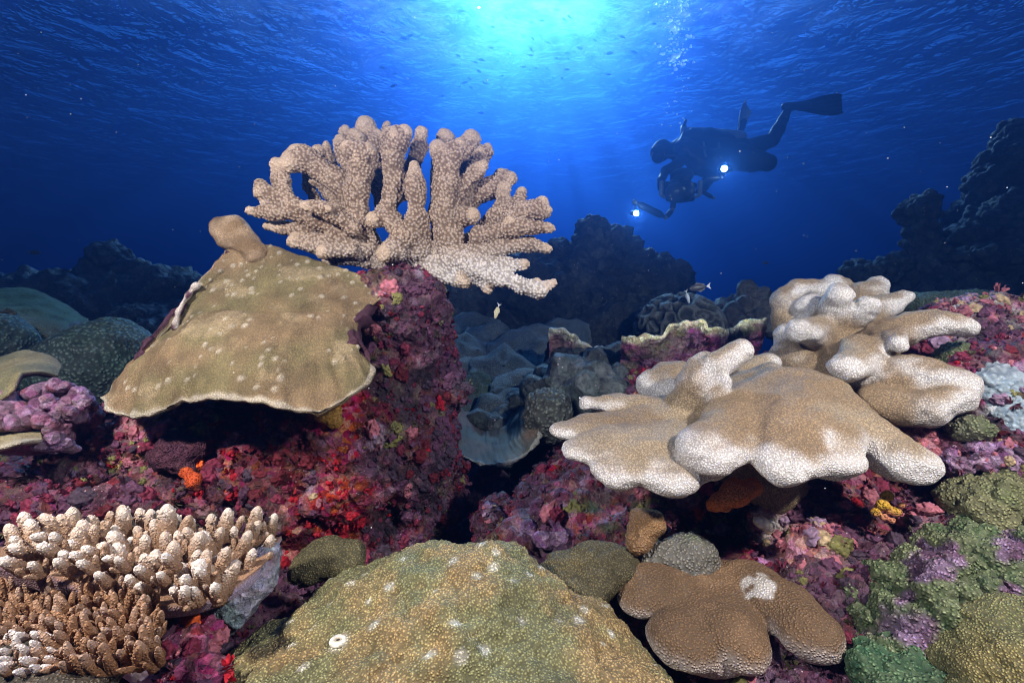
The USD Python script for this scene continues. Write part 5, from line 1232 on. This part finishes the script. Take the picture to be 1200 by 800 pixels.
# ------------------------------------------------------------------ fish, bubbles, drifting specks
plain('fish_dark', (.05, .05, .06), .4); plain('fish_pale', (.75, .68, .45), .35); plain('fish_white', (.75, .78, .80), .3)
usdkit.material(stage, L + 'bubble', {'t': ('transparent_bsdf', dict(color=(.96, .98, 1))), 'd': ('translucent_bsdf', dict(color=(.95, .98, 1))), 'r': ('refraction_bsdf', dict(color=(1, 1, 1), roughness=.35, IOR=1.1)), 'm': ('mix_closure', dict(fac=.6)), 'x': ('mix_closure', dict(fac=.45))}, [('d.BSDF', 'm.closure1'), ('r.BSDF', 'm.closure2'), ('t.BSDF', 'x.closure1'), ('m.closure', 'x.closure2')], surface='x.closure')
def fish(label, pos, length, heading, c0, c1, deep=.42, group=None):
    root = thing('fish', label, 'fish', group)
    hd = np.array(heading, float); hd /= np.linalg.norm(hd); sd = np.cross(hd, [0, 0, 1.0]); sd /= np.linalg.norm(sd); up = np.cross(sd, hd)
    Bm = np.stack([hd, sd, up]) * length
    t = np.linspace(0, 1, 18); prof = np.sin(np.pi * np.clip(t, 0, 1) ** .75) ** .8 * (1 - .15 * t); prof[0], prof[-1] = .02, .06
    a = np.linspace(0, 2 * np.pi, 15)[:-1]
    v = np.stack([np.broadcast_to((.5 - t)[:, None], (18, 14)), .075 * prof[:, None] * np.cos(a), deep / 2 * prof[:, None] * np.sin(a)], -1).reshape(-1, 3)
    i, j = np.meshgrid(np.arange(17), np.arange(14), indexing='ij'); q = np.stack([i * 14 + j, (i + 1) * 14 + j, (i + 1) * 14 + (j + 1) % 14, i * 14 + (j + 1) % 14], -1).reshape(-1, 4)
    define(root + '/body', v @ Bm + pos, q, c0)
    def flat(name, pts, mat):
        p = np.array([(x, 0.0, z) for x, z in pts]); n_ = len(p); V = np.vstack([p + [0, .008, 0], p - [0, .008, 0]])
        F_ = [(0, k, k + 1) for k in range(1, n_ - 1)] + [(n_, n_ + k + 1, n_ + k) for k in range(1, n_ - 1)] + [x for k in range(n_) for x in ((k, (k + 1) % n_, n_ + k), ((k + 1) % n_, n_ + (k + 1) % n_, n_ + k))]
        define(root + '/' + name, V @ Bm + pos, np.array(F_), mat, smooth=False)
    flat('tail', [(-.46, 0), (-.72, .20), (-.64, 0), (-.72, -.20)], c1)
    flat('dorsal_fin', [(.22, deep * .40), (.05, deep * .72), (-.36, deep * .42), (-.40, deep * .12)], c0)
    flat('anal_fin', [(.05, -deep * .44), (-.1, -deep * .68), (-.36, -deep * .40), (-.40, -deep * .12)], c0)
fish('dark fish with a pale tail hovering above the brain coral, upper of two', P(818, 337, 2.4), .085, (-1, .2, -.15), 'fish_dark', 'fish_white')
fish('slim silvery fish just left below the dark fish above the brain coral', P(806, 349, 2.4), .06, (.15, -.3, -1), 'fish_white', 'fish_white', .3)
fish('tiny pale fish in front of the dark mound beside the outcrop', P(582, 366, 1.7), .048, (-.3, -.2, -1), 'fish_pale', 'fish_white', .36)
fish('tiny dark fish alone in the open blue at far left', P(41, 296, 4.0), .08, (1, .3, 0), 'fish_dark', 'fish_dark')
fish('tiny dark fish in the open blue right of the diver', P(897, 308, 4.5), .05, (-1, .3, .1), 'fish_dark', 'fish_dark')

def school():
    g = np.random.default_rng(15); first = None
    for k in range(64):
        if k < 46: x, y = g.normal(640, 62), g.normal(62, 30)
        else: x, y = g.uniform(430, 780), g.uniform(10, 120)
        if y < -10 or y > 150: y = g.uniform(10, 120)
        d = g.uniform(6.5, 8.5); ln = g.uniform(.06, .12)
        lab = 'tiny dark fish of the loose school just below the sunlit surface'
        if first is None:
            fish(lab, P(0, 0, 0) * 0, 1.0, (1, .1, 0), 'fish_dark', 'fish_dark', .34, 'fish schooling below the surface')
            first = W + ('fish_%03d' % used['fish'] if used['fish'] else 'fish'); x0 = UsdGeom.Xformable(stage.GetPrimAtPath(first))
        else: x0 = UsdGeom.Xformable(stage.GetPrimAtPath(thing('fish', lab, 'fish', 'fish schooling below the surface', first=first)))
        x0.ClearXformOpOrder() if k else None
        x0.AddTranslateOp().Set(Gf.Vec3d(*map(float, P(x, y, d)))); x0.AddRotateZOp().Set(float(g.normal(15, 25) + (180 if g.random() < .35 else 0))); x0.AddScaleOp().Set(Gf.Vec3f(float(ln)))
school()

def bubbles():
    g = np.random.default_rng(4)
    pi = UsdGeom.PointInstancer.Define(stage, W + 'air_bubbles')
    m = trimesh.creation.icosphere(2, 1.0); v = np.array(m.vertices) * [1, 1, .7]
    define(W + 'air_bubbles/bubble', v, np.array(m.faces), 'bubble')
    pi.CreatePrototypesRel().SetTargets([Sdf.Path(W + 'air_bubbles/bubble')])
    pos, sc = [], []
    for k in range(260):
        y = g.uniform(-30, 78); w = 26 - .12 * y
        pos.append(P(796 + g.normal(0, w * .45) - .05 * y, y, 5.2 + g.normal(0, .15))); sc.append(g.lognormal(0, .5) * .010)
    for k in range(30): pos.append(P(g.uniform(775, 812), g.uniform(70, 150), 5.1 + g.normal(0, .1))); sc.append(g.lognormal(0, .4) * .008)
    pi.CreatePositionsAttr(Vt.Vec3fArray.FromNumpy(np.array(pos, np.float32))); pi.CreateScalesAttr(Vt.Vec3fArray.FromNumpy(np.repeat(np.array(sc, np.float32)[:, None], 3, 1)))
    pi.CreateProtoIndicesAttr(Vt.IntArray([0] * len(pos)))
    tag(pi.GetPrim(), 'stream of small air bubbles rising from the diver to the surface', 'bubbles', kind='stuff')
bubbles()

def specks():
    g = np.random.default_rng(9)
    pi = UsdGeom.PointInstancer.Define(stage, W + 'drifting_specks')
    m = trimesh.creation.icosphere(1, 1.0); define(W + 'drifting_specks/speck', np.array(m.vertices), np.array(m.faces), 'fish_white')
    pi.CreatePrototypesRel().SetTargets([Sdf.Path(W + 'drifting_specks/speck')])
    pos, sc = [], []
    for k in range(220):
        d = g.uniform(.7, 2.6); pos.append(P(g.uniform(-50, 1250), g.uniform(-20, 640), d)); sc.append(g.lognormal(0, .5) * .00055 * d)
    pi.CreatePositionsAttr(Vt.Vec3fArray.FromNumpy(np.array(pos, np.float32))); pi.CreateScalesAttr(Vt.Vec3fArray.FromNumpy(np.repeat(np.array(sc, np.float32)[:, None], 3, 1))); pi.CreateProtoIndicesAttr(Vt.IntArray([0] * len(pos)))
    tag(pi.GetPrim(), 'tiny pale specks drifting in the water', 'specks', kind='stuff')
specks()

# ------------------------------------------------------------------ growth on the rocks: small knobs, crumbs and fronds that nobody could count
def growth():
    g = np.random.default_rng(21)
    protos, cols = [], [CRIMSON, MAROON, MAGENTA, PINK, PURPLE, LAVENDER, ORANGE, OLIVE, TAN, (.05, .03, .05)]
    pi = UsdGeom.PointInstancer.Define(stage, W + 'rock_growth')
    for i, c in enumerate(cols):
        m = trimesh.creation.icosphere(3, 1.0); v = np.array(m.vertices)
        v = v * [1, 1, .9] * (1 + 1.3 * fb(v * 1.6 + i * 5, 3, i))[:, None] * (1 + .5 * fb(v * 4 + i, 2, i + 3))[:, None]
        define(W + f'rock_growth/lump_{i:03d}', v, np.array(m.faces), 'smooth_crust', None, lerp(np.array(c) * .8, np.array(c) * 1.25, sstep(-.2, .2, fb(v * 2, 2, i)))); protos.append(W + f'rock_growth/lump_{i:03d}')
    for i, c in enumerate([CRIMSON, MAROON, MAGENTA, (.13, .05, .10), (.10, .09, .04), PINK]):
        parts = []
        for k in range(16):
            a = g.uniform(0, 6.28); tl = g.uniform(.2, 1.1); L_ = g.uniform(.7, 1.5); w = g.uniform(.16, .34)
            d = np.array([math.cos(a) * tl, math.sin(a) * tl, 1.0]); d /= np.linalg.norm(d); sdv = np.cross(d, [math.sin(a), -math.cos(a), .3]); sdv /= np.linalg.norm(sdv)
            b0 = np.array([math.cos(a), math.sin(a), 0]) * .25; c1 = b0 + d * L_ * .55; c2 = b0 + d * L_ + [0, 0, -.15 * tl]
            v = np.array([b0 - sdv * w * .3, b0 + sdv * w * .3, c1 + sdv * w, c1 - sdv * w, c2 + sdv * w * .7, c2 - sdv * w * .7]); parts.append((v, np.array([[0, 1, 2], [0, 2, 3], [3, 2, 4], [3, 4, 5]])))
        v, f = join(parts); define(W + f'rock_growth/frond_{i:03d}', v, f, 'smooth_crust', None, np.array(c), smooth=False); protos.append(W + f'rock_growth/frond_{i:03d}')
    tones = np.array(cols + [CRIMSON, MAROON, MAGENTA, (.13, .05, .10), (.10, .09, .04), PINK])
    pos, idx, sc, qt = [], [], [], []
    for v, f, col in ROCKS:
        n = normals(v, f); T = tri(f)
        for spacing, lo, hi, fr in ((.034, .008, .021, .2), (.017, .0035, .010, .5)):
            where = sstep(-.10, .08, fb(v * 7, 3, int(spacing * 1e4)))
            p, t = scatter(v, f, spacing, 5, where=where)
            nn = n[T[t]].mean(1); cc = col[T[t]].mean(1)
            for a, b, c in zip(p, nn, cc):
                frond = g.random() < fr
                rng = range(10, 16) if frond else range(10)
                e = np.array([np.abs(np.log(tones[k] + .02) - np.log(c + .02)).sum() for k in rng]) + g.gumbel(0, .40, len(rng)) * -1
                idx.append(list(rng)[int(np.argmin(e))]); s_ = g.uniform(lo, hi) * (1.0 if not frond else .9)
                pos.append(a - b * s_ * (.25 if not frond else .05)); sc.append((s_ * g.uniform(.7, 1.3), s_ * g.uniform(.7, 1.3), s_ * g.uniform(.6, 1.2)))
                z = b / (np.linalg.norm(b) + 1e-9); h = np.array([0, 0, 1.0]); ax = np.cross(h, z); w = 1 + h @ z
                q1 = np.array([w, *ax]); q1 /= np.linalg.norm(q1) + 1e-9; sp = g.uniform(0, np.pi); q2 = np.array([math.cos(sp), 0, 0, math.sin(sp)])
                qt.append((q1[0] * q2[0] - q1[3] * q2[3], q1[1] * q2[0] + q1[2] * q2[3], q1[2] * q2[0] - q1[1] * q2[3], q1[0] * q2[3] + q1[3] * q2[0]))
    pi.CreatePrototypesRel().SetTargets([Sdf.Path(x) for x in protos])
    pi.CreatePositionsAttr(Vt.Vec3fArray.FromNumpy(np.array(pos, np.float32))); pi.CreateScalesAttr(Vt.Vec3fArray.FromNumpy(np.array(sc, np.float32))); pi.CreateProtoIndicesAttr(Vt.IntArray(idx))
    pi.CreateOrientationsAttr(Vt.QuathArray([Gf.Quath(float(a), float(b), float(c), float(d)) for a, b, c, d in qt]))
    tag(pi.GetPrim(), 'small knobs, crusts and red algae fronds covering the reef rock', 'reef growth', kind='stuff')
    print('growth', len(pos))
growth()
